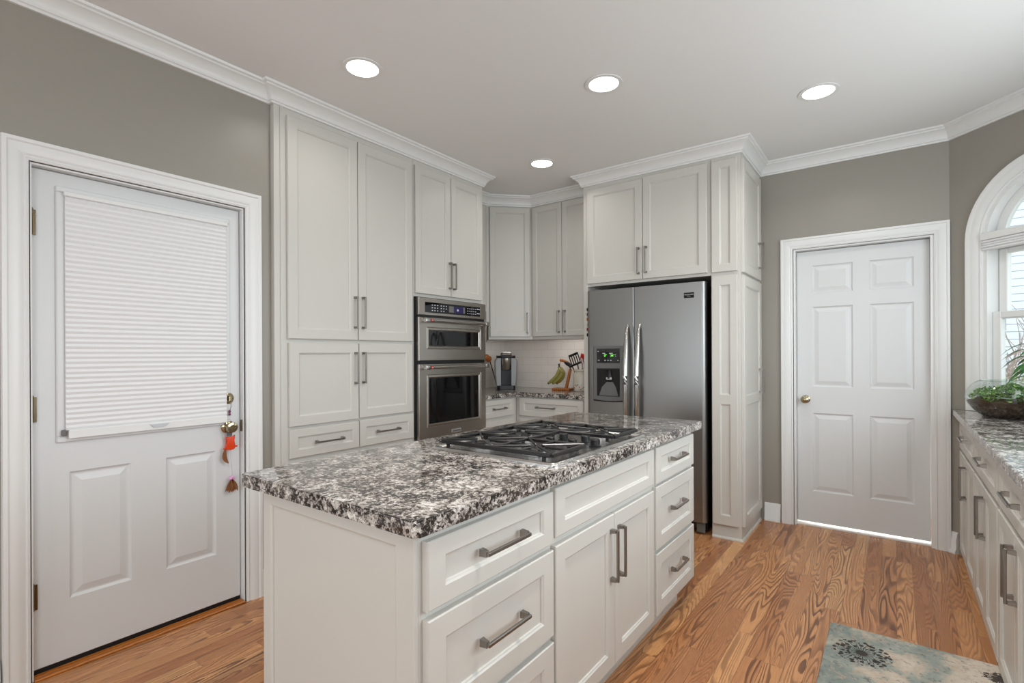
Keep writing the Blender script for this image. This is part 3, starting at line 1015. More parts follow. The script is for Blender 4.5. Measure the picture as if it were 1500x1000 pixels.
key(0.385, 0.402, 1.605, 1.620, 'clock_digit', -0.0020, -0.0014)
for gx, cols in ((0.125, 3), (0.215, 3)):
    for r in range(3):
        for c_ in range(cols - (1 if (gx > 0.2 and r == 2) else 0)):
            key(gx + c_ * 0.026, gx + 0.011 + c_ * 0.026, 1.636 - r * 0.019 - 0.006, 1.636 - r * 0.019)
for r in range(3):
    for c_ in range(5):
        key(0.505 + c_ * 0.023, 0.513 + c_ * 0.023, 1.637 - r * 0.019 - 0.007, 1.637 - r * 0.019)
for z in (1.632, 1.598):
    key(0.617, 0.634, z, z + 0.008); key(0.638, 0.653, z, z + 0.006)
obj('gap_trim', MB().box(0.0, OW, -0.036, -0.0305, 1.544, 1.559).box(0.0, OW, -0.036, -0.0305, 1.214, 1.238), M['black'], ov)
for nm, z0, z1, gz0, gz1 in (('microwave_door', 1.239, 1.543, 1.318, 1.476), ('oven_door', 0.690, 1.213, 0.765, 1.140)):
    GX0, GX1 = 0.072, OW - 0.062
    mb = MB().slab(0.0, OW, z0, z1, FY, -0.0305, [(GX0, GX1, gz0, gz1)], [(0.003, 0.002), (0.006, -0.002), (0.018, -0.003), (0.026, 0.006)], edge=0.003)
    dd = obj(nm, mb, M['steel_h'], ov)
    obj('glass', MB().box(GX0 + 0.0265, GX1 - 0.0265, FY + 0.0032, FY + 0.0058, gz0 + 0.0265, gz1 - 0.0265), M['bglass'], dd)
    hz = z1 - 0.022
    hb = MB().tube([(0.055, FY - 0.040, hz), (OW - 0.014, FY - 0.040, hz)], 0.0115, 16)
    for x in (0.048, OW - 0.032):
        hb.box(x - 0.026, x + 0.022, FY - 0.053, FY - 0.0003, hz - 0.016, hz + 0.016, 0.005, seg=2)
    ho = obj('handle', hb, M['chrome'], dd, True)
    hm = Matrix.Translation((0.076, FY - 0.0525, hz)) @ Matrix.Rotation(PI / 2, 4, 'X')
    obj('medallion', MB().lathe([(0.011, 0), (0.011, 0.003), (0.009, 0.0042), (0, 0.0042)], 20, hm), M['red'], ho, True)['label'] = 'round red medallion'
    obj('medallion_mark', MB().lathe([(0.0045, 0.0043), (0.0045, 0.0052), (0, 0.0052)], 12, hm), M['white_led'], dd)
bp = obj('badge', MB().box(0.320, 0.425, FY - 0.003, FY - 0.0003, 0.702, 0.727, 0.001), M['plate'], ov)
bp['label'] = 'silver name badge'
text('badge_lettering', 'KitchenAid', 0.0185, M['badge_txt'], bp, Matrix.Translation((0.3725, FY - 0.0036, 0.7145)) @ FRONT, bold=True)
hg = thing('hanging_tool', 'narrow silver and black tool hanging from right end of microwave handle', 'kitchen tool', (-2.69, 2.458, 0), TR)
obj('blade', MB().prism([(0, 0), (0.018, 0.02), (0.018, 0.125), (0, 0.125)], -0.002, 0.002, m=Matrix.Translation((OW - 0.036, FY - 0.032, 1.375)) @ Matrix.Rotation(PI / 2, 4, 'X')), M['chrome'], hg)
obj('strap', MB().box(OW - 0.016, OW - 0.008, FY - 0.036, FY - 0.028, 1.395, 1.508), M['black'], hg)

# --- upper corner cabinets
BK = WB - 0.002
uc = thing('wall_cabinet', 'narrow white wall cabinet tucked beside the oven tower', 'cabinet', (-3.0, 3.207, 1.418), TR)
UH = CEIL - 0.012 - 1.418
mb = MB().box(0, 3.628 - 3.207, 0, 0.337, 0.0, UH)
obj('carcass', mb, M['cab'], uc)
front('door', uc, 0.010, 0.375, 0.025, 2.632 - 1.418 - 0.01, ('z', 0.06, 0.25, 0.35), st=0.05)
cc = thing('corner_wall_cabinet', 'angled white corner wall cabinet above the coffee maker', 'cabinet', (-3.0, 3.63, 1.418), PI / 4)
dl_ = math.hypot(0.30, 0.30)
# carcass as prism in world-ish coords, brought to local
inv = (Matrix.Translation((-3.0, 3.63, 1.418)) @ Matrix.Rotation(PI / 4, 4, 'Z')).inverted()
mb = MB()
mb.prism([(-3.0, 3.63), (-2.70, 3.93), (-2.70, BK), (-3.337, BK), (-3.337, 3.63)], 1.418, CEIL - 0.012, m=inv)
obj('carcass', mb, M['cab'], cc)
front('door', cc, 0.030, dl_ - 0.022, 0.024, 2.632 - 1.418 - 0.005, ('z', 0.055, 0.245, dl_ - 0.048), st=0.048)
uw = thing('wall_cabinet', 'two door white wall cabinet above the banana stand', 'cabinet', (-2.699, 3.93, 1.418), 0)
mb = MB().box(0, 0.652, 0, BK - 3.93, 0, UH)
obj('carcass', mb, M['cab'], uw)
front('door', uw, 0.012, 0.328, 0.024, 2.632 - 1.418 - 0.005, ('z', 0.055, 0.250, 0.300), st=0.045)
front('door', uw, 0.332, 0.646, 0.024, 2.632 - 1.418 - 0.005, ('z', 0.055, 0.250, 0.362), st=0.045)

# --- base cabinets in the corner, top of stone at 0.94
BT = 0.94
bl = thing('base_cabinet', 'white base cabinet with small drawer right of the oven tower', 'cabinet', (-2.77, 3.207, 0), TR)
mb = MB().box(0, 3.765 - 3.207, 0, 0.565, 0.09, BT - 0.0385).box(0, 3.765 - 3.207, 0.06, 0.565, 0, 0.09)
obj('carcass', mb, M['cab'], bl)
front('drawer', bl, 0.02, 0.500, 0.738, 0.888, ('x', 0.20, 0.37, 0.810), st=0.045)
front('drawer', bl, 0.02, 0.500, 0.44, 0.715, ('x', 0.20, 0.37, 0.58))
front('drawer', bl, 0.02, 0.500, 0.11, 0.42, ('x', 0.20, 0.37, 0.27))
br = thing('base_cabinet', 'white base cabinet with wide drawer left of the refrigerator', 'cabinet', (-2.768, 3.767, 0), 0)
mb = MB().box(0, 0.721, 0, BK - 3.767, 0.09, BT - 0.0385).box(0, 0.721, 0.06, BK - 3.767, 0, 0.09)
obj('carcass', mb, M['cab'], br)
front('drawer', br, 0.045, 0.700, 0.730, 0.890, ('x', 0.235, 0.425, 0.812), st=0.05)
front('door', br, 0.045, 0.700, 0.11, 0.705, ('z', 0.45, 0.64, 0.66))
mb = MB().prism([(-2.742, 3.207), (-2.742, 3.742), (-2.047, 3.742), (-2.047, BK), (-3.338, BK), (-3.338, 3.207)], BT - 0.038, BT, bev=0.006)
tag(obj('countertop', mb, M['granite']), 'L shaped speckled granite countertop in the back corner under the coffee maker', 'countertop')
mb = MB().box(-3.3385, -3.3305, 3.207, WB - 0.009, BT + 0.001, 1.417)
struct('trim_15', mb, M['tile'])
mb = MB().box(-3.3385, -2.047, WB - 0.0085, WB - 0.0005, BT + 0.001, 1.417)
struct('trim_16', mb, M['tile'])

# --- refrigerator surround
fc = thing('refrigerator_cabinet', 'white two door cabinet above the refrigerator with full height side panel', 'cabinet', (-2.043, 3.72, 0), 0)
mb = MB()
mb.box(0, 1.008, 0, BK - 3.72, 1.826, CEIL - 0.012)
mb.box(0, 0.036, 0, BK - 3.72, 0, 1.826)
obj('carcass', mb, M['cab'], fc)
yy = lambda v: v + 2.043
front('door', fc, yy(-2.002), yy(-1.534), 1.846, 2.606, ('z', 1.885, 2.085, yy(-1.562)), st=0.055)
front('door', fc, yy(-1.529), yy(-1.058), 1.846, 2.616, ('z', 1.888, 2.088, yy(-1.502)), st=0.055)
nc = thing('pantry_cabinet', 'narrow tall white cabinet right of the refrigerator with doors on its side', 'cabinet', (-1.033, 3.72, 0), 0)
NW = 0.193
mb = MB().box(0, NW, 0, BK - 3.72, 0, CEIL - 0.012)
shoe = [(0, 0.0), (0.012, 0.0), (0.012, 0.008), (0.006, 0.018), (0, 0.018)]
obj('carcass', mb, M['cab'], nc)
mb = join_mb(sweep_segments([(0.0, -0.0005), (NW + 0.0005, -0.0005), (NW + 0.0005, BK - 3.72 - 0.03)], shoe))
obj('base_moulding', mb, M['cab'], nc)
front('panel', nc, 0.006, NW - 0.018, 1.842, 2.612, None, panels=[(0.060, 0.130, 1.892, 2.562)])
front('panel', nc, 0.006, NW - 0.018, 0.098, 1.818, None, panels=[(0.060, 0.128, 0.994, 1.752), (0.060, 0.128, 0.165, 0.930)])
ms = Matrix.Translation((NW, 0, 0)) @ Matrix.Rotation(TR, 4, 'Z')
for z0, z1, pans, hz in ((1.832, 2.606, [(0.07, 0.50, 1.895, 2.545)], (1.915, 2.110)), (0.100, 1.812, [(0.07, 0.50, 0.985, 1.745), (0.07, 0.50, 0.165, 0.925)], (0.985, 1.165))):
    mb = MB().slab(0.012, 0.570, z0, z1, -0.020, -0.0005, pans, SHAKER, m=ms)
    o = obj('door', mb, M['cab'], nc)
    hb = handle_mb('z', hz[0], hz[1], 0.490, -0.020, stand=0.034)
    for v in hb.bm.verts: v.co = ms @ v.co
    obj('handle', hb, M['nickel'], o)['label'] = 'square satin nickel bar handle'

# --- refrigerator
fr = thing('refrigerator', 'stainless steel side by side refrigerator with ice and water dispenser', 'refrigerator', (-1.998, 3.735, 0), 0)
FW = 0.934
obj('body', MB().box(0.004, FW - 0.006, 0.0, 0.58, 0.03, 1.770, 0.004), M['black'], fr)
obj('kick_grille', MB().box(0.03, FW - 0.03, -0.015, -0.0005, 0.035, 0.085, 0.002), M['black'], fr)
for x in (0.035, FW - 0.075):
    obj('roller_cover', MB().box(x, x + 0.06, -0.030, -0.0160, 0.012, 0.082, 0.006, seg=2), M['gray_plastic'], fr)


def fridge_door(name, x0, x1, rl, rr, hole=None):
    """slightly bowed steel door with rounded outer vertical edges"""
    yb_, yf = -0.002, -0.055
    prof = []
    n = 10
    if rl:
        for k in range(n + 1):
            a = PI - (PI / 2) * k / n
            prof.append((x0 + 0.030 + 0.030 * math.cos(a), yf + 0.030 - 0.030 * math.sin(a)))
    else: prof += [(x0, yf + 0.003), (x0 + 0.003, yf)]
    if rr:
        for k in range(n + 1):
            a = PI / 2 - (PI / 2) * k / n
            prof.append((x1 - 0.030 + 0.030 * math.cos(a), yf + 0.030 - 0.030 * math.sin(a)))
    else: prof += [(x1 - 0.003, yf), (x1, yf + 0.003)]
    pts = [(x0, yb_)] + prof + [(x1, yb_)]
    mb = MB()
    if not hole:
        mb.prism(pts, 0.090, 1.786)
    else:
        hx0, hx1, hz0, hz1 = hole
        mb.prism(pts, 0.090, hz0); mb.prism(pts, hz1, 1.786)
        L = [p for p in pts if p[0] <= hx0]; 
        mb.prism([p for p in pts if p[0] < hx0 - 1e-4] + [(hx0, yf), (hx0, yb_)], hz0, hz1)
        mb.prism([(hx1, yb_), (hx1, yf)] + [p for p in pts if p[0] > hx1 + 1e-4], hz0, hz1)
    return obj(name, mb, M['steel'], fr, True)


SPL = 0.405
H = (0.060, 0.320, 0.905, 1.345)
dL = fridge_door('freezer_door', 0.0, SPL - 0.003, True, False, H)
dR = fridge_door('refrigerator_door', SPL + 0.003, FW, False, True)
obj('door_gasket', MB().box(SPL - 0.0025, SPL + 0.0025, -0.045, -0.002, 0.10, 1.78), M['black'], fr)
# handles
for par, xc, ln in ((dL, SPL - 0.045, -1), (dR, SPL + 0.045, 1)):
    pts, rad = [], []
    n = 26
    za, zb = 0.66, 1.50
    for k in range(n + 1):
        t_ = k / n
        z = za + (zb - za) * t_
        bow = math.sin(PI * t_) ** 0.55
        pts.append((xc + ln * 0.004 * (1 - bow), -0.0575 - 0.062 * bow, z))
        rad.append(0.010 + 0.010 * min(1, 4 * min(t_, 1 - t_)))
    obj('handle', MB().tube(pts, 0.02, 14, squash=0.75, radii=rad), M['chrome'], par, True)['label'] = 'long bowed polished steel handle'
# dispenser
F0 = -0.055
mb = MB()
mb.slab(H[0] + 0.0005, H[1] - 0.0005, H[2] + 0.0005, H[3] - 0.0005, F0 - 0.006, F0 + 0.02, [(H[0] + 0.028, H[1] - 0.028, 1.205, 1.322), (H[0] + 0.028, H[1] - 0.028, 0.945, 1.168)], [(0.002, 0.004), (0.004, 0.006)], edge=0.006)
dp = obj('dispenser', mb, M['gray_plastic'], dL)
dp['label'] = 'grey ice and water dispenser'
obj('display', MB().box(H[0] + 0.033, H[1] - 0.033, F0 - 0.003, F0 - 0.0005, 1.210, 1.317), M['bglass'], dp)
mb = MB()
cx0, cx1 = H[0] + 0.033, H[1] - 0.033
obj('alcove', MB().box(cx0, cx1, F0 - 0.002, F0 - 0.0005, 0.950, 1.163), M['darkgap'], dp)
mb = MB().prism([(cx0 + 0.02, 0.953), (cx1 - 0.012, 0.953), (cx1 - 0.03, 1.02), (cx1 - 0.055, 1.06), (cx0 + 0.085, 1.06), (cx0 + 0.045, 1.02)], -(F0 - 0.0022), -(F0 - 0.0058), m=Matrix(((1, 0, 0, 0), (0, 0, -1, 0), (0, 1, 0, 0), (0, 0, 0, 1))))
obj('paddle', mb, M['gray_plastic'], dp)
obj('spout', MB().lathe([(0.026, 0.0), (0.020, 0.03), (0.018, 0.05), (0.028, 0.07)], 20, Matrix.Translation(((cx0 + cx1) / 2 + 0.01, F0 - 0.010, 1.085)) @ Matrix.Diagonal((1, 0.28, 1, 1))), M['black'], dp, True)
obj('spout_tip', MB().box((cx0 + cx1) / 2 - 0.012, (cx0 + cx1) / 2 + 0.034, F0 - 0.0165, F0 - 0.0060, 1.078, 1.098, 0.003), M['plate'], dp)
obj('drip_lip', MB().tube([(H[0] + 0.004, F0 - 0.0085, 0.917), (H[0] + 0.07, F0 - 0.0125, 0.910), ((H[0] + H[1]) / 2, F0 - 0.0145, 0.908), (H[1] - 0.07, F0 - 0.0125, 0.910), (H[1] - 0.004, F0 - 0.0085, 0.917)], 0.004, 8), M['black'], dp, True)
cxm = (cx0 + cx1) / 2
text('readout', '0°', 0.026, M['green_led'], dp, Matrix.Translation((cxm - 0.022, F0 - 0.0038, 1.266)) @ FRONT)
text('readout', '34°', 0.026, M['green_led'], dp, Matrix.Translation((cxm + 0.038, F0 - 0.0038, 1.266)) @ FRONT)
mb = MB()
for x, z, ww in ((-0.08, 1.230, 0.014), (-0.024, 1.230, 0.014), (0.0, 1.230, 0.010), (0.024, 1.230, 0.014), (0.085, 1.230, 0.010), (-0.035, 1.284, 0.024), (0.025, 1.284, 0.030), (-0.085, 1.300, 0.010), (0.065, 1.262, 0.006), (0.065, 1.275, 0.006)):
    obj('key_legend', MB().box(cxm + x - ww / 2, cxm + x + ww / 2, F0 - 0.0038, F0 - 0.0031, z - 0.003, z + 0.003), M['white_led'], dp)
bg_ = obj('badge', MB().box(0.786, 0.858, F0 - 0.003, F0 - 0.0003, 1.676, 1.714, 0.001), M['bglass'], dR)
bg_['label'] = 'small black name badge'
text('badge_lettering', 'FRIGIDAIRE', 0.0125, M['plate'], bg_, Matrix.Translation((0.822, F0 - 0.0036, 1.699)) @ FRONT)
text('badge_lettering', 'GALLERY', 0.006, M['plate'], bg_, Matrix.Translation((0.822, F0 - 0.0036, 1.687)) @ FRONT)
cols = ['black', 'gray_plastic', 'brick_red', 'cream', 'red', 'black']
for k, z in enumerate((1.640, 1.600, 1.560, 1.520, 1.480, 1.435)):
    mm = Matrix.Translation((-1.9983, 3.712, z)) @ Matrix.Rotation(-PI / 2, 4, 'Y')
    mm = Matrix.Translation((-1.9983, 3.705, z)) @ Matrix.Rotation(-PI / 2, 4, 'Y')
    o = obj('magnet', MB().lathe([(0.014, 0.0), (0.014, 0.005), (0.010, 0.007), (0, 0.008)], 14, mm), M[cols[k]], None, True)
    nm = ['black', 'grey', 'orange', 'cream', 'red', 'black'][k]
    lab = {0: 'uppermost of the small round magnets on the left edge of the refrigerator', 1: 'second magnet from the top on the left edge of the refrigerator', 2: 'orange brown magnet, third from the top on the left edge of the refrigerator', 3: 'cream magnet, fourth from the top on the left edge of the refrigerator', 4: 'red magnet, second from the bottom on the left edge of the refrigerator', 5: 'lowest of the small round magnets on the left edge of the refrigerator'}[k]
    tag(o, lab, 'magnet', 'magnets on the side of the refrigerator')

# ------------------------------------------------------------------ island
IX, IY = -0.855, 0.79
isl = thing('kitchen_island', 'white kitchen island base with panelled end, drawers and two doors', 'kitchen island', (IX, IY, 0), TR)
IL = 2.70 - IY
mb = MB().box(0, IL, 0, 0.653, 0.115, 0.8835).box(0.06, IL - 0.05, 0.060, 0.60, 0, 0.115)
obj('carcass', mb, M['cab'], isl)
me_ = Matrix.Rotation(-PI / 2, 4, 'Z')     # local: faces -x
# end panel: facing world -y = local -x ; its own x runs from the back (0.653) to the front (0)
em = Matrix.Translation((0, 0.653, 0)) @ me_
mb = MB().slab(0.0, 0.653, 0.002, 0.883, -0.012, -0.0005, [(0.040, 0.653 - 0.060, 0.10, 0.846)], [(0.004, 0.003), (0.007, 0.004), (0.0085, 0.008)], m=em, edge=0.002)
obj('end_panel', mb, M['cab'], isl)
yy = lambda v: v - IY
def ihan(c, z, L=0.185): return ('x', yy(c) - L / 2, yy(c) + L / 2, z)
front('drawer', isl, yy(0.802), yy(1.326), 0.704, 0.862, ihan(1.070, 0.785), st=0.055)
front('drawer', isl, yy(0.802), yy(1.326), 0.424, 0.684, ihan(1.070, 0.560), st=0.055)
front('drawer', isl, yy(0.802), yy(1.326), 0.130, 0.404, ihan(1.070, 0.27), st=0.055)
front('false_front', isl, yy(1.338), yy(2.138), 0.716, 0.868, None, st=0.055)
front('door', isl, yy(1.338), yy(1.746), 0.130, 0.690, ('z', 0.452, 0.640, yy(1.716)), st=0.055)
front('door', isl, yy(1.750), yy(2.134), 0.130, 0.690, ('z', 0.452, 0.640, yy(1.780)), st=0.055)
front('drawer', isl, yy(2.164), yy(2.676), 0.712, 0.868, ihan(2.42, 0.795, 0.17), st=0.055)
front('drawer', isl, yy(2.164), yy(2.676), 0.422, 0.698, ihan(2.42, 0.570, 0.17), st=0.055)
front('drawer', isl, yy(2.164), yy(2.676), 0.135, 0.404, ihan(2.42, 0.285, 0.17), st=0.055)
# stone top with rounded corners


def rrect(x0, x1, y0, y1, r, n=6):
    pts = []
    for cx, cy, a0 in ((x1 - r, y0 + r, -PI / 2), (x1 - r, y1 - r, 0), (x0 + r, y1 - r, PI / 2), (x0 + r, y0 + r, PI)):
        for k in range(n + 1):
            a = a0 + PI / 2 * k / n
            pts.append((cx + r * math.cos(a), cy + r * math.sin(a)))
    return pts


mb = MB().prism(rrect(-1.598, -0.823, 0.755, 2.785, 0.012), 0.884, 0.922, bev=0.006)
tag(obj('countertop', mb, M['granite'], None, True), 'speckled black, grey and white granite top of the island', 'countertop')

# ------------------------------------------------------------------ cooktop
ct = thing('gas_cooktop', 'stainless gas cooktop with black cast iron grates set into the island', 'cooktop', (0, 0, 0.9222))
X0, X1, Y0, Y1 = -1.415, -0.860, 1.370, 2.120
mb = MB()
# rim + sunken pan
rings = [(0.0, 0.0), (0.0, 0.006), (0.006, 0.012), (0.018, 0.012), (0.026, 0.006), (0.030, 0.005)]
prev = None
for ins, z in rings:
    cur = [mb._v((p[0], p[1], z), None) for p in rrect(X0 + ins, X1 - ins, Y0 + ins, Y1 - ins, max(0.004, 0.022 - ins * 0.5), 5)]
    if prev:
        for i in range(len(cur)):
            j = (i + 1) % len(cur)
            mb.bm.faces.new((prev[i], prev[j], cur[j], cur[i]))
    else: mb.bm.faces.new(cur[::-1])
    prev = cur
mb.bm.faces.new(prev)
obj('steel_tray', mb, M['tray'], ct, True)
ym = [1.402, 1.630, 1.862, 2.088]
burners = [(-1.02, 1.505, 0.042), (-1.27, 1.505, 0.034), (-1.265, 1.75, 0.048), (-1.02, 1.99, 0.034), (-1.27, 1.99, 0.042)]
for x, y, r in burners:
    mmx = Matrix.Translation((x, y, 0.0055))
    b_ = obj('burner', MB().lathe([(r + 0.010, 0), (r + 0.010, 0.004), (r, 0.008), (r - 0.002, 0.012), (0, 0.012)], 26, mmx), M['plate'], ct, True)
    obj('burner_cap', MB().lathe([(r - 0.004, 0.0125), (r - 0.003, 0.017), (r - 0.010, 0.020), (0, 0.020)], 26, mmx), M['iron'], b_, True)
GT = 0.036   # top of the grates above the stone


def bar(mb, p, q, w_=0.011, h_=0.012, z=GT):
    p = Vector((p[0], p[1], 0)); q = Vector((q[0], q[1], 0))
    dd = q - p
    mm = Matrix.Translation((p.x, p.y, 0)) @ Matrix.Rotation(math.atan2(dd.y, dd.x), 4, 'Z')
    mb.box(0, dd.length, -w_ / 2, w_ / 2, z - h_, z, 0.003, m=mm)


def grate(x0, x1, y0, y1, cs):
    mb = MB()
    g_ = 0.003
    y0 += g_; y1 -= g_
    for a, b in (((x0, y0), (x1, y0)), ((x1, y0), (x1, y1)), ((x1, y1), (x0, y1)), ((x0, y1), (x0, y0))):
        bar(mb, a, b, 0.014, 0.014)
    n = len(cs)
    xs = [x0 + (x1 - x0) * k / n for k in range(n + 1)]
    for k in range(1, n): bar(mb, (xs[k], y0), (xs[k], y1), 0.008, 0.011)
    for k, (cx, cy) in enumerate(sorted(cs)):
        a, b = xs[k], xs[k + 1]
        e = 0.018
        for sx, sy in ((a, y0), (b, y0), (b, y1), (a, y1)):
            dv = Vector((cx - sx, cy - sy)); dv = dv * (1 - e / dv.length)
            bar(mb, (sx, sy), (sx + dv.x, sy + dv.y), 0.007, 0.010, GT + 0.003)
        for sx, sy in ((a, cy), (b, cy), (cx, y0), (cx, y1)):
            dv = Vector((cx - sx, cy - sy)); dv = dv * (1 - 0.035 / dv.length)
            bar(mb, (sx, sy), (sx + dv.x, sy + dv.y), 0.007, 0.010, GT + 0.001)
    for sx in (x0 + 0.03, x1 - 0.03):
        for sy in (y0 + 0.003, y1 - 0.003):
            mb.box(sx - 0.006, sx + 0.006, sy - 0.004, sy + 0.004, 0.0062 + 0.001, GT - 0.012)
    return obj('grate', mb, M['iron'], ct)


grate(-1.385, -0.893, ym[0], ym[1], [(-1.02, 1.508), (-1.27, 1.508)])
grate(-1.385, -1.140, ym[1], ym[2], [(-1.265, 1.75)])
grate(-1.385, -0.893, ym[2], ym[3], [(-1.02, 1.992), (-1.27, 1.992)])
for x, y in ((-1.085, 1.700), (-1.085, 1.800), (-0.985, 1.700), (-0.985, 1.800), (-0.915, 1.750)):
    mmx = Matrix.Translation((x, y, 0.006))
    k_ = obj('knob', MB().lathe([(0.024, 0), (0.024, 0.004), (0.017, 0.006), (0.016, 0.026), (0.013, 0.029), (0, 0.029)], 24, mmx), M['black'], ct, True)
    obj('grip', MB().box(-0.019, 0.019, -0.005, 0.005, 0.010, 0.0305, 0.003, m=mmx), M['black'], k_)

# ------------------------------------------------------------------ right hand run
RR = -PI / 2   # local x = -Y world, front faces -x
RXF = 0.335
ud = ['nearest the far door', 'second from the far door', 'third from the far door, beside the rug', 'closest to the viewer']
for i, (ya, yb2) in enumerate(((4.225, 3.482), (3.480, 2.742), (2.740, 2.002), (2.000, 1.300))):
    W_ = ya - yb2
    u = thing('base_cabinet', 'white base cabinet under the window counter, ' + ud[i], 'cabinet', (RXF, ya, 0), RR)
    # carcass depth must stay clear of the angled wall
    mb = MB()
    if i == 0:
        # plan polygon: front edge y=0, back follows the wall
        lim = lambda wy: (0.28 + (WB - wy)) - RXF - 0.02     # depth at world y
        mb.prism([(0, 0), (W_, 0), (W_, min(0.6, lim(yb2))), (0.25, min(0.6, lim(ya - 0.25))), (0, max(0.02, lim(ya)))], 0.0, 0.8815)
    else:
        mb.box(0, W_, 0, 0.6, 0.0, 0.8815)
    obj('carcass', mb, M['cab'], u)
    front('drawer', u, 0.012, W_ - 0.012, 0.692, 0.858, ('x', W_ / 2 - 0.10, W_ / 2 + 0.10, 0.785), st=0.05)
    front('door', u, 0.012, W_ / 2 - 0.002, 0.060, 0.672, ('z', 0.445, 0.625, W_ / 2 - 0.030), st=0.05)
    front('door', u, W_ / 2 + 0.002, W_ - 0.012, 0.060, 0.672, ('z', 0.445, 0.625, W_ / 2 + 0.030), st=0.05)
mb = MB().prism([(0.287, 1.27), (RX - 0.002, 1.27), (RX - 0.002, 3.534), (0.292 + 0.004, WB - 0.020), (0.287, WB - 0.03)], 0.882, 0.920, bev=0.006)
tag(obj('countertop', mb, M['granite']), 'long granite countertop under the arched window carrying the glass terrarium', 'countertop')

# ------------------------------------------------------------------ arched window
def wstruct(name, mb, mat, smooth=False, parent=None):
    return struct(name, mb, mat, smooth, parent)
casr = [(0.0, 0.0), (0.0, 0.010), (0.008, 0.014), (0.012, 0.010), (0.018, 0.011), (0.024, 0.016), (0.055, 0.019), (0.064, 0.019), (0.070, 0.024), (0.088, 0.024), (0.090, 0.0)]
mb = MB()
base_path = arch_pts(RIN, 0.9225)
loops_ = []
n = len(base_path)
for o_, c_ in casr:
    row = []
    for i, p in enumerate(arch_pts(RIN + o_, 0.9225)):
        row.append(mb._v((p[0], -c_ - 0.0005, p[1]), WM))
    loops_.append(row)
for a, b in zip(loops_, loops_[1:]):
    for i in range(n - 1): mb.bm.faces.new((a[i], a[i + 1], b[i + 1], b[i]))
struct('trim_17', mb, M['trim'], smooth=True)
win = MB()
ring_between(win, arch_pts(RIN, SILL + 0.002), arch_pts(RIN - 0.022, SILL + 0.002), -0.001, 0.128, WM)
win.box(SC - RIN, SC + RIN, -0.035, 0.128, SILL - 0.02, SILL + 0.001, 0.003, m=WM)
wf = wstruct('window_1', win, M['trim'])
wf['label'] = 'arched white window in the angled wall'
R1 = RIN - 0.022
# arch sash
mb = MB()
ring_between(mb, arch_pts(R1 - 0.001, ZC + 0.035), arch_pts(R1 - 0.050, ZC + 0.035), 0.060, 0.090, WM)
mb.box(SC - R1 + 0.001, SC + R1 - 0.001, 0.060, 0.090, ZC + 0.000, ZC + 0.040, 0.002, m=WM)
obj('arch_sash', mb, M['trim'], wf)
mb = MB()
pp = [(SC - R1 + 0.051, ZC + 0.041)] + [(SC + (R1 - 0.051) * math.cos(PI - PI * k / 24), max(ZC + 0.041, ZC + (R1 - 0.051) * math.sin(PI - PI * k / 24))) for k in range(2, 23)] + [(SC + R1 - 0.051, ZC + 0.041)]
mx2 = WM @ Matrix(((1, 0, 0, 0), (0, 0, 1, 0), (0, 1, 0, 0), (0, 0, 0, 1)))
mb.prism(pp, 0.074, 0.077, m=mx2)
obj('pane', mb, M['pane'], wf)
# transom
obj('transom', MB().box(SC - R1 + 0.001, SC + R1 - 0.001, 0.030, 0.120, ZC - 0.060, ZC - 0.001, 0.003, m=WM), M['trim'], wf)
# sashes
MR = 1.50
def sash(nm, z0, z1, y0, y1, inset, st_, rail_b, rail_t):
    a, b = SC - R1 + inset, SC + R1 - inset
    mb = MB()
    mb.box(a, a + st_, y0, y1, z0, z1, 0.003, m=WM); mb.box(b - st_, b, y0, y1, z0, z1, 0.003, m=WM)
    mb.box(a + st_, b - st_, y0, y1, z0, z0 + rail_b, 0.003, m=WM); mb.box(a + st_, b - st_, y0, y1, z1 - rail_t, z1, 0.003, m=WM)
    s_ = obj(nm, mb, M['trim'], wf)
    obj('pane', MB().box(a + st_ + 0.0005, b - st_ - 0.0005, (y0 + y1) / 2 - 0.0015, (y0 + y1) / 2 + 0.0015, z0 + rail_b + 0.0005, z1 - rail_t - 0.0005, m=WM), M['pane'], s_)
sash('upper_sash', MR - 0.02, ZC - 0.062, 0.078, 0.112, 0.004, 0.046, 0.035, 0.03)
sash('lower_sash', SILL + 0.003, MR + 0.022, 0.036, 0.070, 0.001, 0.046, 0.06, 0.038)
# shade cassette
sc_ = thing('roller_shade', 'white raised shade gathered in a cassette across the arched window', 'window shade', WO, WANG)
mb = MB().box(SC - RIN + 0.004, SC + RIN - 0.004, -0.028, 0.028, ZC - 0.010, ZC + 0.032, 0.003)
obj('headrail', mb, M['trim'], sc_)
mb = MB()
for k in range(4):
    mb.box(SC - RIN + 0.007, SC + RIN - 0.007, -0.022 - 0.003 * (k % 2), 0.024, ZC - 0.070 + k * 0.0148, ZC - 0.070 + k * 0.0148 + 0.0135, 0.004)
obj('folded_fabric', mb, M['shade'], sc_)

# side windows (out of the frame): frames only where daylight enters
for k, (ya, yb2) in enumerate(((1.05, 3.35), (-2.75, -0.7))):
    mb = MB()
    for a, b in ((ya, ya + 0.05), (yb2 - 0.05, yb2), ((ya + yb2) / 2 - 0.03, (ya + yb2) / 2 + 0.03)): mb.box(RX + 0.03, RX + 0.09, a, b, 0.98, 2.33)
    mb.box(RX + 0.03, RX + 0.09, ya, yb2, 0.98, 1.03); mb.box(RX + 0.03, RX + 0.09, ya, yb2, 2.28, 2.33)
    struct('window_%d' % (k + 2), mb, M['trim'])

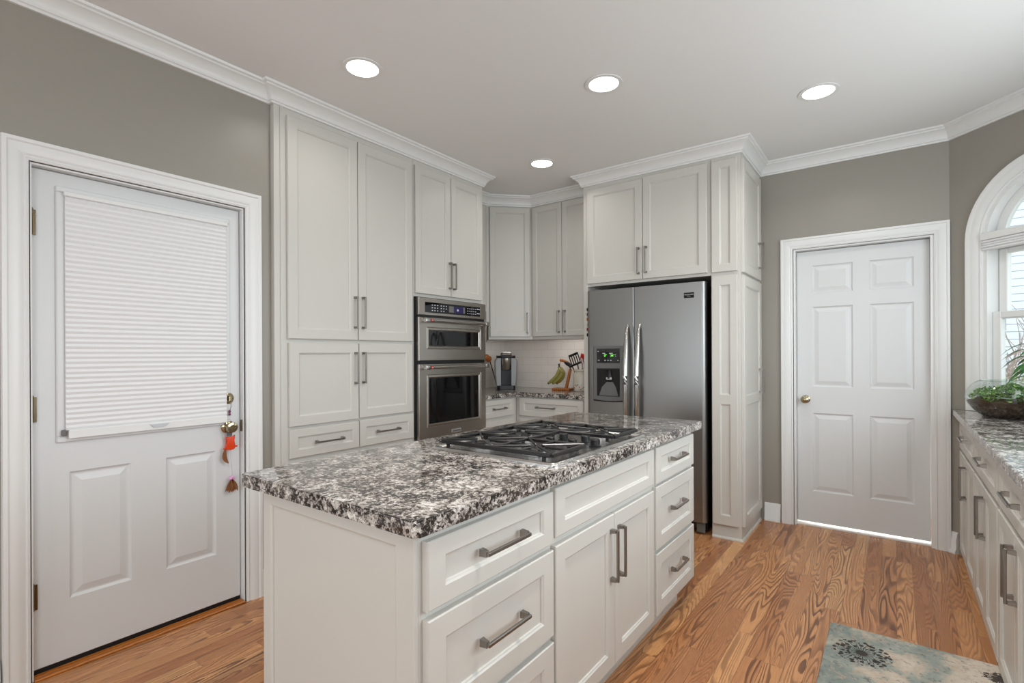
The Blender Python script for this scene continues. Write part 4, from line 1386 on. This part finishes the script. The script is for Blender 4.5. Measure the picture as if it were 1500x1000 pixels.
# ------------------------------------------------------------------ outside
struct('ground_outside', MB().box(1.3, 30, -10, 30, -0.6, -0.5).box(0.5, 1.3, 5.3, 30, -0.6, -0.5).box(-12, 0.5, 5.4, 30, -0.6, -0.5), M['grass'])
hs = thing('neighbour_house', 'pale sided neighbouring house seen through the arched window', 'house', (2.0, 12.5, -0.5), -0.25)
obj('wall', MB().box(-3.0, 6, 0, 0.4, 0, 5.2), M['siding'], hs)
obj('roof', MB().prism([(-3.3, 5.22), (6.3, 5.22), (6.3, 5.45), (-3.3, 5.45)], 0, 2.6, m=Matrix(((1, 0, 0, 0), (0, 0, 1, -0.5), (0, 1, 0, 0.2), (0, 0, 0, 1)))), M['terracotta'], hs)


def branch(mb, p, d, L, r, depth):
    q = p + d * L
    mid = (p + q) / 2 + Vector((random.uniform(-1, 1), random.uniform(-1, 1), random.uniform(-1, 1))) * L * 0.06
    mb.tube([p, mid, q], r, 5, radii=[r, r * 0.85, r * 0.7])
    if depth == 0: return
    for k in range(3 if depth > 1 else 4):
        t_ = random.uniform(0.35, 1.0)
        nd = (d + Vector((random.uniform(-1, 1), random.uniform(-1, 1), random.uniform(-0.35, 0.9))) * 0.75).normalized()
        branch(mb, p.lerp(q, t_), nd, L * random.uniform(0.55, 0.8), r * 0.58, depth - 1)


for k, (bx_, by_, lab) in enumerate(((1.0, 6.9, 'bare leafless shrub just outside the arched window'), (2.1, 10.0, 'bare leafless tree further off outside the arched window'))):
    mb = MB()
    for j in range(4):
        branch(mb, Vector((random.uniform(-0.3, 0.3), random.uniform(-0.3, 0.3), 0)), Vector((random.uniform(-0.4, 0.4), random.uniform(-0.4, 0.4), 1)).normalized(), 1.05, 0.03, 4)
    o = obj('bare_tree', mb, M['bark'])
    o.location = (bx_, by_, -0.5)
    tag(o, lab, 'tree')

# ------------------------------------------------------------------ rug
rx, ry = -0.25, 2.845
o = obj('rug', MB().box(0.0, 0.580, -0.92, 0.0, 0.0, 0.009, 0.003), M['rug'])
o.location = (rx, ry, 0.0005)
tag(o, 'small floral rug in grey green and beige with a dark flower burst', 'rug')

# ------------------------------------------------------------------ ceiling lights
lamps = [(-2.153, 1.630, 'nearest one, above the near end of the island'), (-1.250, 2.506, 'above the far end of the island'),
         (-0.338, 3.304, 'rightmost, in front of the six panel door'), (-2.147, 3.264, 'smallest looking one, above the back corner counter')]
for x, y, lab in lamps:
    t_ = thing('recessed_light', 'round white recessed ceiling light, ' + lab, 'ceiling light', (x, y, CEIL), 0, 'recessed ceiling lights')
    obj('trim_ring', MB().lathe([(0.082, -0.0008), (0.100, -0.001), (0.099, -0.005), (0.080, -0.006), (0.078, -0.004), (0.082, -0.0008)], 40, cap=False), M['trim'], t_, True)
    obj('lens', MB().lathe([(0.080, -0.0012), (0.079, -0.0042), (0, -0.0045)], 40), M['white_glow'], t_)
    area('downlight', (x, y, CEIL - 0.012), (0, 0, -1), 0.14, 0.14, 5.0 if x > -0.5 else LAMP_W, (1.0, 0.96, 0.90), 'DISK', math.radians(150))
for x, y, pw in ((-2.1, -0.6, LAMP_W), (-1.0, -0.6, LAMP_W), (-0.1, -0.3, 6.0), (-0.42, 1.45, 15.0)):  # unseen added lamps without fixtures; strong ones lift right cabinets and floor
    area('downlight', (x, y, CEIL - 0.012), (0, 0, -1), 0.14, 0.14, pw, (1.0, 0.96, 0.90), 'DISK', math.radians(150))

# ------------------------------------------------------------------ small things on the back counter
cm = thing('coffee_maker', 'silver and black single cup coffee maker on the back corner counter', 'coffee maker', (-3.055, 3.985, BT + 0.0005), PI / 4 - 0.10)
def outline(hw, d0, d1, r=0.03):
    return rrect(-hw, hw, d0, d1, r, 5)
obj('base', MB().prism(outline(0.088, -0.12, 0.10, 0.03), 0.0, 0.040, bev=0.004), M['black'], cm, True)
obj('drip_tray', MB().box(-0.045, 0.045, -0.115, -0.02, 0.0405, 0.046, 0.002), M['black'], cm)
for sg in (-1, 1):
    mb = MB()
    n_ = 14
    rows = []
    for k in range(n_ + 1):
        t_ = k / n_
        z = 0.041 + 0.262 * t_
        ww = 0.098 + 0.013 * math.sin(PI * 0.5 * min(1, t_ * 1.15)) - 0.022 * max(0, (t_ - 0.86) / 0.14) ** 2
        rows.append((z, ww))
    a = [[mb._v((sg * xx, yv, z), None) for xx, yv in ((0.050, -0.105), (ww - 0.012, -0.105), (ww, -0.090), (ww, 0.090), (0.050, 0.090))] for z, ww in rows]
    for r1, r2 in zip(a, a[1:]):
        for i in range(5):
            j = (i + 1) % 5
            mb.bm.faces.new((r1[i], r1[j], r2[j], r2[i]))
    mb.bm.faces.new(a[0]); mb.bm.faces.new(a[-1])
    obj('side_shell', mb, M['shell'], cm, True)
obj('back_panel', MB().box(-0.049, 0.049, -0.010, 0.088, 0.041, 0.302, 0.002), M['black'], cm)
obj('top', MB().prism(outline(0.092, -0.100, 0.094, 0.04), 0.3035, 0.328, bev=0.011), M['black'], cm, True)
hd = obj('brew_head', MB().lathe([(0.034, 0.190), (0.043, 0.200), (0.046, 0.235), (0.050, 0.240), (0.050, 0.300), (0.046, 0.303)], 30, Matrix.Translation((0, -0.080, 0))), M['steel_h'], cm, True)
obj('lid_handle', MB().tube([(-0.048, -0.128, 0.330), (-0.046, -0.136, 0.345), (-0.036, -0.138, 0.356), (0.036, -0.138, 0.356), (0.046, -0.136, 0.345), (0.048, -0.128, 0.330)], 0.008, 10).box(-0.052, 0.052, -0.115, -0.02, 0.3285, 0.346, 0.008, seg=2), M['chrome'], cm, True)
cord = thing('power_cord', 'black cord and amber plug on the wall behind the oven tower edge', 'cord', (0, 0, 0))
obj('plug', MB().ball((-3.29, 4.01, 1.235), 0.042, sx=0.6, sy=0.9, sz=0.8).ball((-3.29, 3.98, 1.25), 0.034, sx=0.6), M['brick_red'], cord, True)
obj('wire', MB().tube([(-3.29, 4.03, 1.21), (-3.285, 4.06, 1.13), (-3.28, 4.09, 1.05), (-3.27, 4.10, 0.98), (-3.24, 4.10, 0.946)], 0.005, 8), M['black'], cord, True)

bs = thing('banana_stand', 'curved honey coloured wooden banana stand on the back counter', 'banana stand', (-2.51, 4.165, BT + 0.0005), 0.10)
obj('base', MB().box(-0.095, 0.085, -0.060, 0.060, 0, 0.020, 0.004), M['oak_stand'], bs)
mb = MB()
pts = []
for k in range(15):
    t_ = k / 14
    z = 0.0205 + 0.255 * t_ - 0.02 * max(0, t_ - 0.8) * 5
    x = 0.030 + 0.050 * math.sin(PI * min(1, t_ * 1.05) * 0.62) - 0.150 * max(0, t_ - 0.50) ** 2 * 2.9
    z = 0.0205 + 0.262 * math.sin(t_ * PI / 2 * 0.93)
    pts.append((x, 0.0, z))
mb.tube(pts, 0.011, 8, squash=1.0, radii=[0.017 - 0.005 * (k / 14) for k in range(15)])
obj('arm', mb, M['oak_stand'], bs, True)
tipx, tipz = pts[-1][0], pts[-1][2]
obj('hook', MB().tube([(tipx + 0.004, 0, tipz - 0.012), (tipx + 0.004, 0, tipz - 0.028), (tipx - 0.002, 0, tipz - 0.036), (tipx - 0.010, 0, tipz - 0.030)], 0.0022, 8), M['chrome'], bs, True)
bx0, bz0 = -2.51 + (tipx - 0.003), BT + tipz - 0.036
bn = thing('banana_bunch', 'small bunch of greenish yellow bananas hanging on the wooden stand', 'bananas', (bx0, 4.150, bz0))
obj('bunch_stem', MB().tube([(-0.004, 0, 0.004), (0.002, 0, -0.030)], 0.009, 10), M['banana_tip'], bn, True)
for k, (ang, sp_, yo_) in enumerate(((0.1, -0.024, -0.016), (0.35, 0.004, -0.010), (0.2, 0.020, 0.014))):
    pts, rad = [], []
    n_ = 14
    for j in range(n_ + 1):
        t_ = j / n_
        x = 0.006 + sp_ * 0.6 + 0.040 * math.sin(PI * t_ * 0.95) * (0.6 + ang) - 0.080 * t_ ** 1.8 + sp_ * t_
        z = -0.026 - 0.155 * t_
        pts.append((x, yo_ * (0.3 + t_), z))
        rad.append(0.0065 + 0.0125 * min(1, max(0, (t_ - 0.08) * 4)) * (1 if t_ < 0.85 else 1 - (t_ - 0.85) * 4.5))
    b_ = obj('banana', MB().tube(pts, 0.01, 8, radii=rad), M['banana'], bn, True)
    obj('tip', MB().ball(pts[-1], 0.0115), M['banana_tip'], b_, True)

cr = thing('utensil_crock', 'cream ceramic utensil crock with painted specks beside the refrigerator panel', 'crock', (-2.300, 4.15, BT + 0.0005))
obj('jar', MB().lathe([(0.074, 0.0), (0.080, 0.006), (0.082, 0.02), (0.082, 0.145), (0.078, 0.165), (0.070, 0.176), (0.070, 0.182), (0.078, 0.188), (0.078, 0.200), (0.072, 0.202), (0.066, 0.196), (0.066, 0.02), (0, 0.018)], 36), M['cream'], cr, True)
for k in range(13):
    a = -PI / 2 + (k - 6) * 0.17
    zz = 0.030 + 0.012 * math.sin(k * 2.1) + (0.03 if k in (5, 6) else 0) + (0.018 if k == 4 else 0)
    mmx = Matrix.Translation((0.0822 * math.cos(a), 0.0822 * math.sin(a), zz))
    obj('painted_speck', MB().ball((0, 0, 0), 0.0055, m=mmx, sub=1), M[['leaf_dk', 'brick_red', 'badge_txt', 'red'][k % 4]], cr, True)
uts = []
# slotted turner
def utensil(name, lab, base, tip, mat):
    o = thing(name, lab, 'utensil', (-2.300, 4.15, BT), 0, 'utensils standing in the crock')
    obj('shaft', MB().tube([base, tip], 0.0055, 8), mat, o, True)
    return o
u1 = utensil('slotted_spatula', 'black slotted spatula leaning left in the cream crock', (-0.01, 0.0, 0.04), (-0.036, -0.02, 0.245), M['black'])
mt = Matrix.Translation((-0.062, -0.026, 0.290)) @ Matrix.Rotation(-0.35, 4, 'Y') @ Matrix.Diagonal((1.15, 1, 1.2, 1))
mb = MB()
mb.box(-0.045, 0.045, -0.002, 0.002, -0.045, -0.030, 0.001, m=mt); mb.box(-0.045, 0.045, -0.002, 0.002, 0.030, 0.048, 0.001, m=mt)
for k in range(5): mb.box(-0.045 + k * 0.0205, -0.037 + k * 0.0205, -0.002, 0.002, -0.031, 0.031, m=mt)
obj('blade', mb, M['black'], u1)
u2 = utensil('red_spatula', 'red slotted spatula in the middle of the cream crock', (0.005, 0.01, 0.04), (-0.004, 0.012, 0.250), M['black'])
mb = MB(); mt = Matrix.Translation((0.002, 0.012, 0.300)) @ Matrix.Rotation(0.25, 4, 'Y')
mb.box(-0.028, 0.028, -0.002, 0.002, -0.05, -0.038, m=mt); mb.box(-0.028, 0.028, -0.002, 0.002, 0.0, 0.04, m=mt)
for k in range(4): mb.box(-0.028 + k * 0.0165, -0.0215 + k * 0.0165, -0.002, 0.002, -0.039, 0.001, m=mt)
obj('blade', mb, M['red'], u2)
u3 = utensil('serving_spoon', 'black serving spoon lying over the left rim of the cream crock', (0.0, -0.03, 0.05), (-0.075, -0.045, 0.222), M['black'])
obj('bowl', MB().ball((0, 0, 0), 0.045, m=Matrix.Translation((-0.115, -0.052, 0.246)) @ Matrix.Rotation(0.45, 4, 'Y'), sx=1.15, sy=0.35, sz=0.42), M['black'], u3, True)
u4 = utensil('kitchen_tongs', 'black handled steel tongs at the right of the cream crock', (0.02, 0.0, 0.04), (0.030, -0.01, 0.215), M['black'])
obj('arm', MB().tube([(0.030, -0.01, 0.217), (0.036, -0.012, 0.28), (0.040, -0.012, 0.335)], 0.012, 8, squash=0.5), M['black'], u4, True)
obj('arm', MB().tube([(0.024, -0.024, 0.21), (0.026, -0.026, 0.27), (0.024, -0.026, 0.305)], 0.007, 8, squash=0.5), M['chrome'], u4, True)

# ------------------------------------------------------------------ terrarium
tb = thing('terrarium', 'round glass bowl terrarium with soil and small green plants on right counter', 'terrarium', (0.480, 3.880, 0.9205))
gp = [(0.0, 0.002), (0.085, 0.002), (0.100, 0.010), (0.130, 0.036), (0.158, 0.075), (0.168, 0.108), (0.162, 0.142), (0.145, 0.172), (0.122, 0.194), (0.108, 0.202), (0.104, 0.204)]
obj('glass_bowl', MB().lathe(gp, 56, cap=False), M['bowl_glass'], tb, True)
obj('rim', MB().lathe([(0.101, 0.202), (0.104, 0.199), (0.108, 0.202), (0.104, 0.2055), (0.101, 0.202)], 56, cap=False), M['bowl_glass'], tb, True)
sp_ = [(0.0, 0.0035), (0.083, 0.0035), (0.098, 0.012), (0.127, 0.037), (0.1545, 0.076), (0.1590, 0.090)]
obj('soil', MB().lathe(sp_ + [(0.13, 0.100), (0.09, 0.118), (0.04, 0.132), (0, 0.136)], 48), M['soil'], tb, True)
random.seed(21)
mb = MB()
for k in range(90):
    a = random.uniform(0, 2 * PI); z = random.uniform(0.03, 0.07)
    r = 0.093 + (z - 0.01) * 0.82
    mb.ball(((r + 0.002) * math.cos(a) * 0.985, (r + 0.002) * math.sin(a) * 0.985, z + 0.004), random.uniform(0.003, 0.007), sub=1)
obj('gravel', mb, M['pebble'], tb)['kind'] = 'stuff'


def leaf(mb, p, d, L, W, up=Vector((0, 0, 1)), droop=0.3):
    d = d.normalized()
    s_ = d.cross(up)
    if s_.length < 1e-3: s_ = Vector((1, 0, 0))
    s_.normalize()
    n_ = 5
    L1, L2 = [], []
    Cn = []
    for k in range(n_ + 1):
        t_ = k / n_
        c = p + d * (L * t_) - Vector((0, 0, 1)) * (droop * L * t_ * t_)
        ww = W * math.sin(PI * (0.06 + 0.94 * t_)) ** 0.8 if t_ < 1 else 0.0002
        L1.append(mb.bm.verts.new(c - s_ * ww + Vector((0, 0, ww * 0.25)))); L2.append(mb.bm.verts.new(c + s_ * ww + Vector((0, 0, ww * 0.25)))); Cn.append(mb.bm.verts.new(c))
    for k in range(n_):
        mb.bm.faces.new((L1[k], L1[k + 1], Cn[k + 1], Cn[k])); mb.bm.faces.new((Cn[k], Cn[k + 1], L2[k + 1], L2[k]))


def mound(r, x):
    return 0.092 + 0.078 * max(0, 1 - (r / 0.155) ** 2) + 0.012 * math.sin(x * 40)


def rdir(z=0.4):
    a = random.uniform(0, 2 * PI)
    return Vector((math.cos(a), math.sin(a), z))
for nm, cnt, L, W, mt_, rm in (('moss', 800, 0.016, 0.006, 'leaf', 0.152), ('ground_cover', 420, 0.016, 0.008, 'leaf_lt', 0.154), ('fern_fronds', 120, 0.034, 0.003, 'leaf_dk', 0.10)):
    mb = MB()
    for k in range(cnt):
        a = random.uniform(0, 2 * PI); r = rm * math.sqrt(random.random())
        x, y = r * math.cos(a), r * math.sin(a)
        z = mound(r, x) + random.uniform(-0.010, 0.012)
        leaf(mb, Vector((x, y, z)), rdir(random.uniform(0.2, 1.5)), L * random.uniform(0.7, 1.2), W)
    obj(nm, mb, M[mt_], tb)['kind'] = 'stuff'
mb = MB()
for k in range(3):
    p = Vector((0.02 + 0.02 * k, -0.02, 0.14)); q = p + Vector((0.02 + 0.012 * k, -0.01, 0.085 + 0.015 * k))
    mb.tube([p, (p + q) / 2 + Vector((0.004, 0, 0)), q], 0.0016, 6)
    for j in range(4):
        leaf(mb, q, rdir(0.25), 0.055, 0.006, droop=0.5)
obj('sprout', mb, M['leaf_lt'], tb)
mb = MB().box(0, 0.05, -0.006, 0.006, 0, 0.006, 0.002)

# leafy pot plant at the right edge
pp_ = thing('potted_plant', 'green leafy pot plant reaching in front of window at right edge', 'plant', (0.650, 3.575, 0.9205))
obj('pot', MB().lathe([(0.055, 0), (0.060, 0.004), (0.078, 0.13), (0.084, 0.132), (0.084, 0.150), (0.076, 0.150), (0.072, 0.13), (0, 0.13)], 30), M['terracotta'], pp_, True)
mb = MB(); st = []
for k in range(9):
    a = PI * 0.55 + k * 0.55
    q = Vector((0.10 * math.cos(a), 0.10 * math.sin(a), 0.30 + 0.05 * (k % 3)))
    mb.tube([(0, 0, 0.12), (q.x * 0.4, q.y * 0.4, q.z * 0.75), q], 0.0035, 6)
    st.append(q)
obj('stems', mb, M['leaf'], pp_, True)
for q in st:
    mb = MB()
    for j in range(3):
        dd_ = Vector((q.x, q.y, 0)).normalized() + Vector((random.uniform(-0.4, 0.4), random.uniform(-0.4, 0.4), 0.25))
        leaf(mb, q - Vector((0, 0, 0.03 * j)), dd_, 0.13, 0.017, droop=0.7)
    obj('leaf', mb, M['leaf_dk'], pp_, True)
# a few leaves that hang in front of the glass
for q, dv in (((-0.065, -0.045, 0.33), (-0.8, -0.6, -0.25)), ((-0.060, -0.040, 0.385), (-0.7, -0.5, 0.05)), ((-0.070, -0.030, 0.28), (-0.8, -0.45, 0.1))):
    mb = MB().tube([(0, 0, 0.13), (q[0] * 0.5, q[1] * 0.5, q[2] * 0.8), q], 0.003, 6)
    leaf(mb, Vector(q), Vector(dv), 0.14, 0.015, droop=0.4)
    obj('leaf', mb, M['leaf_dk'], pp_, True)
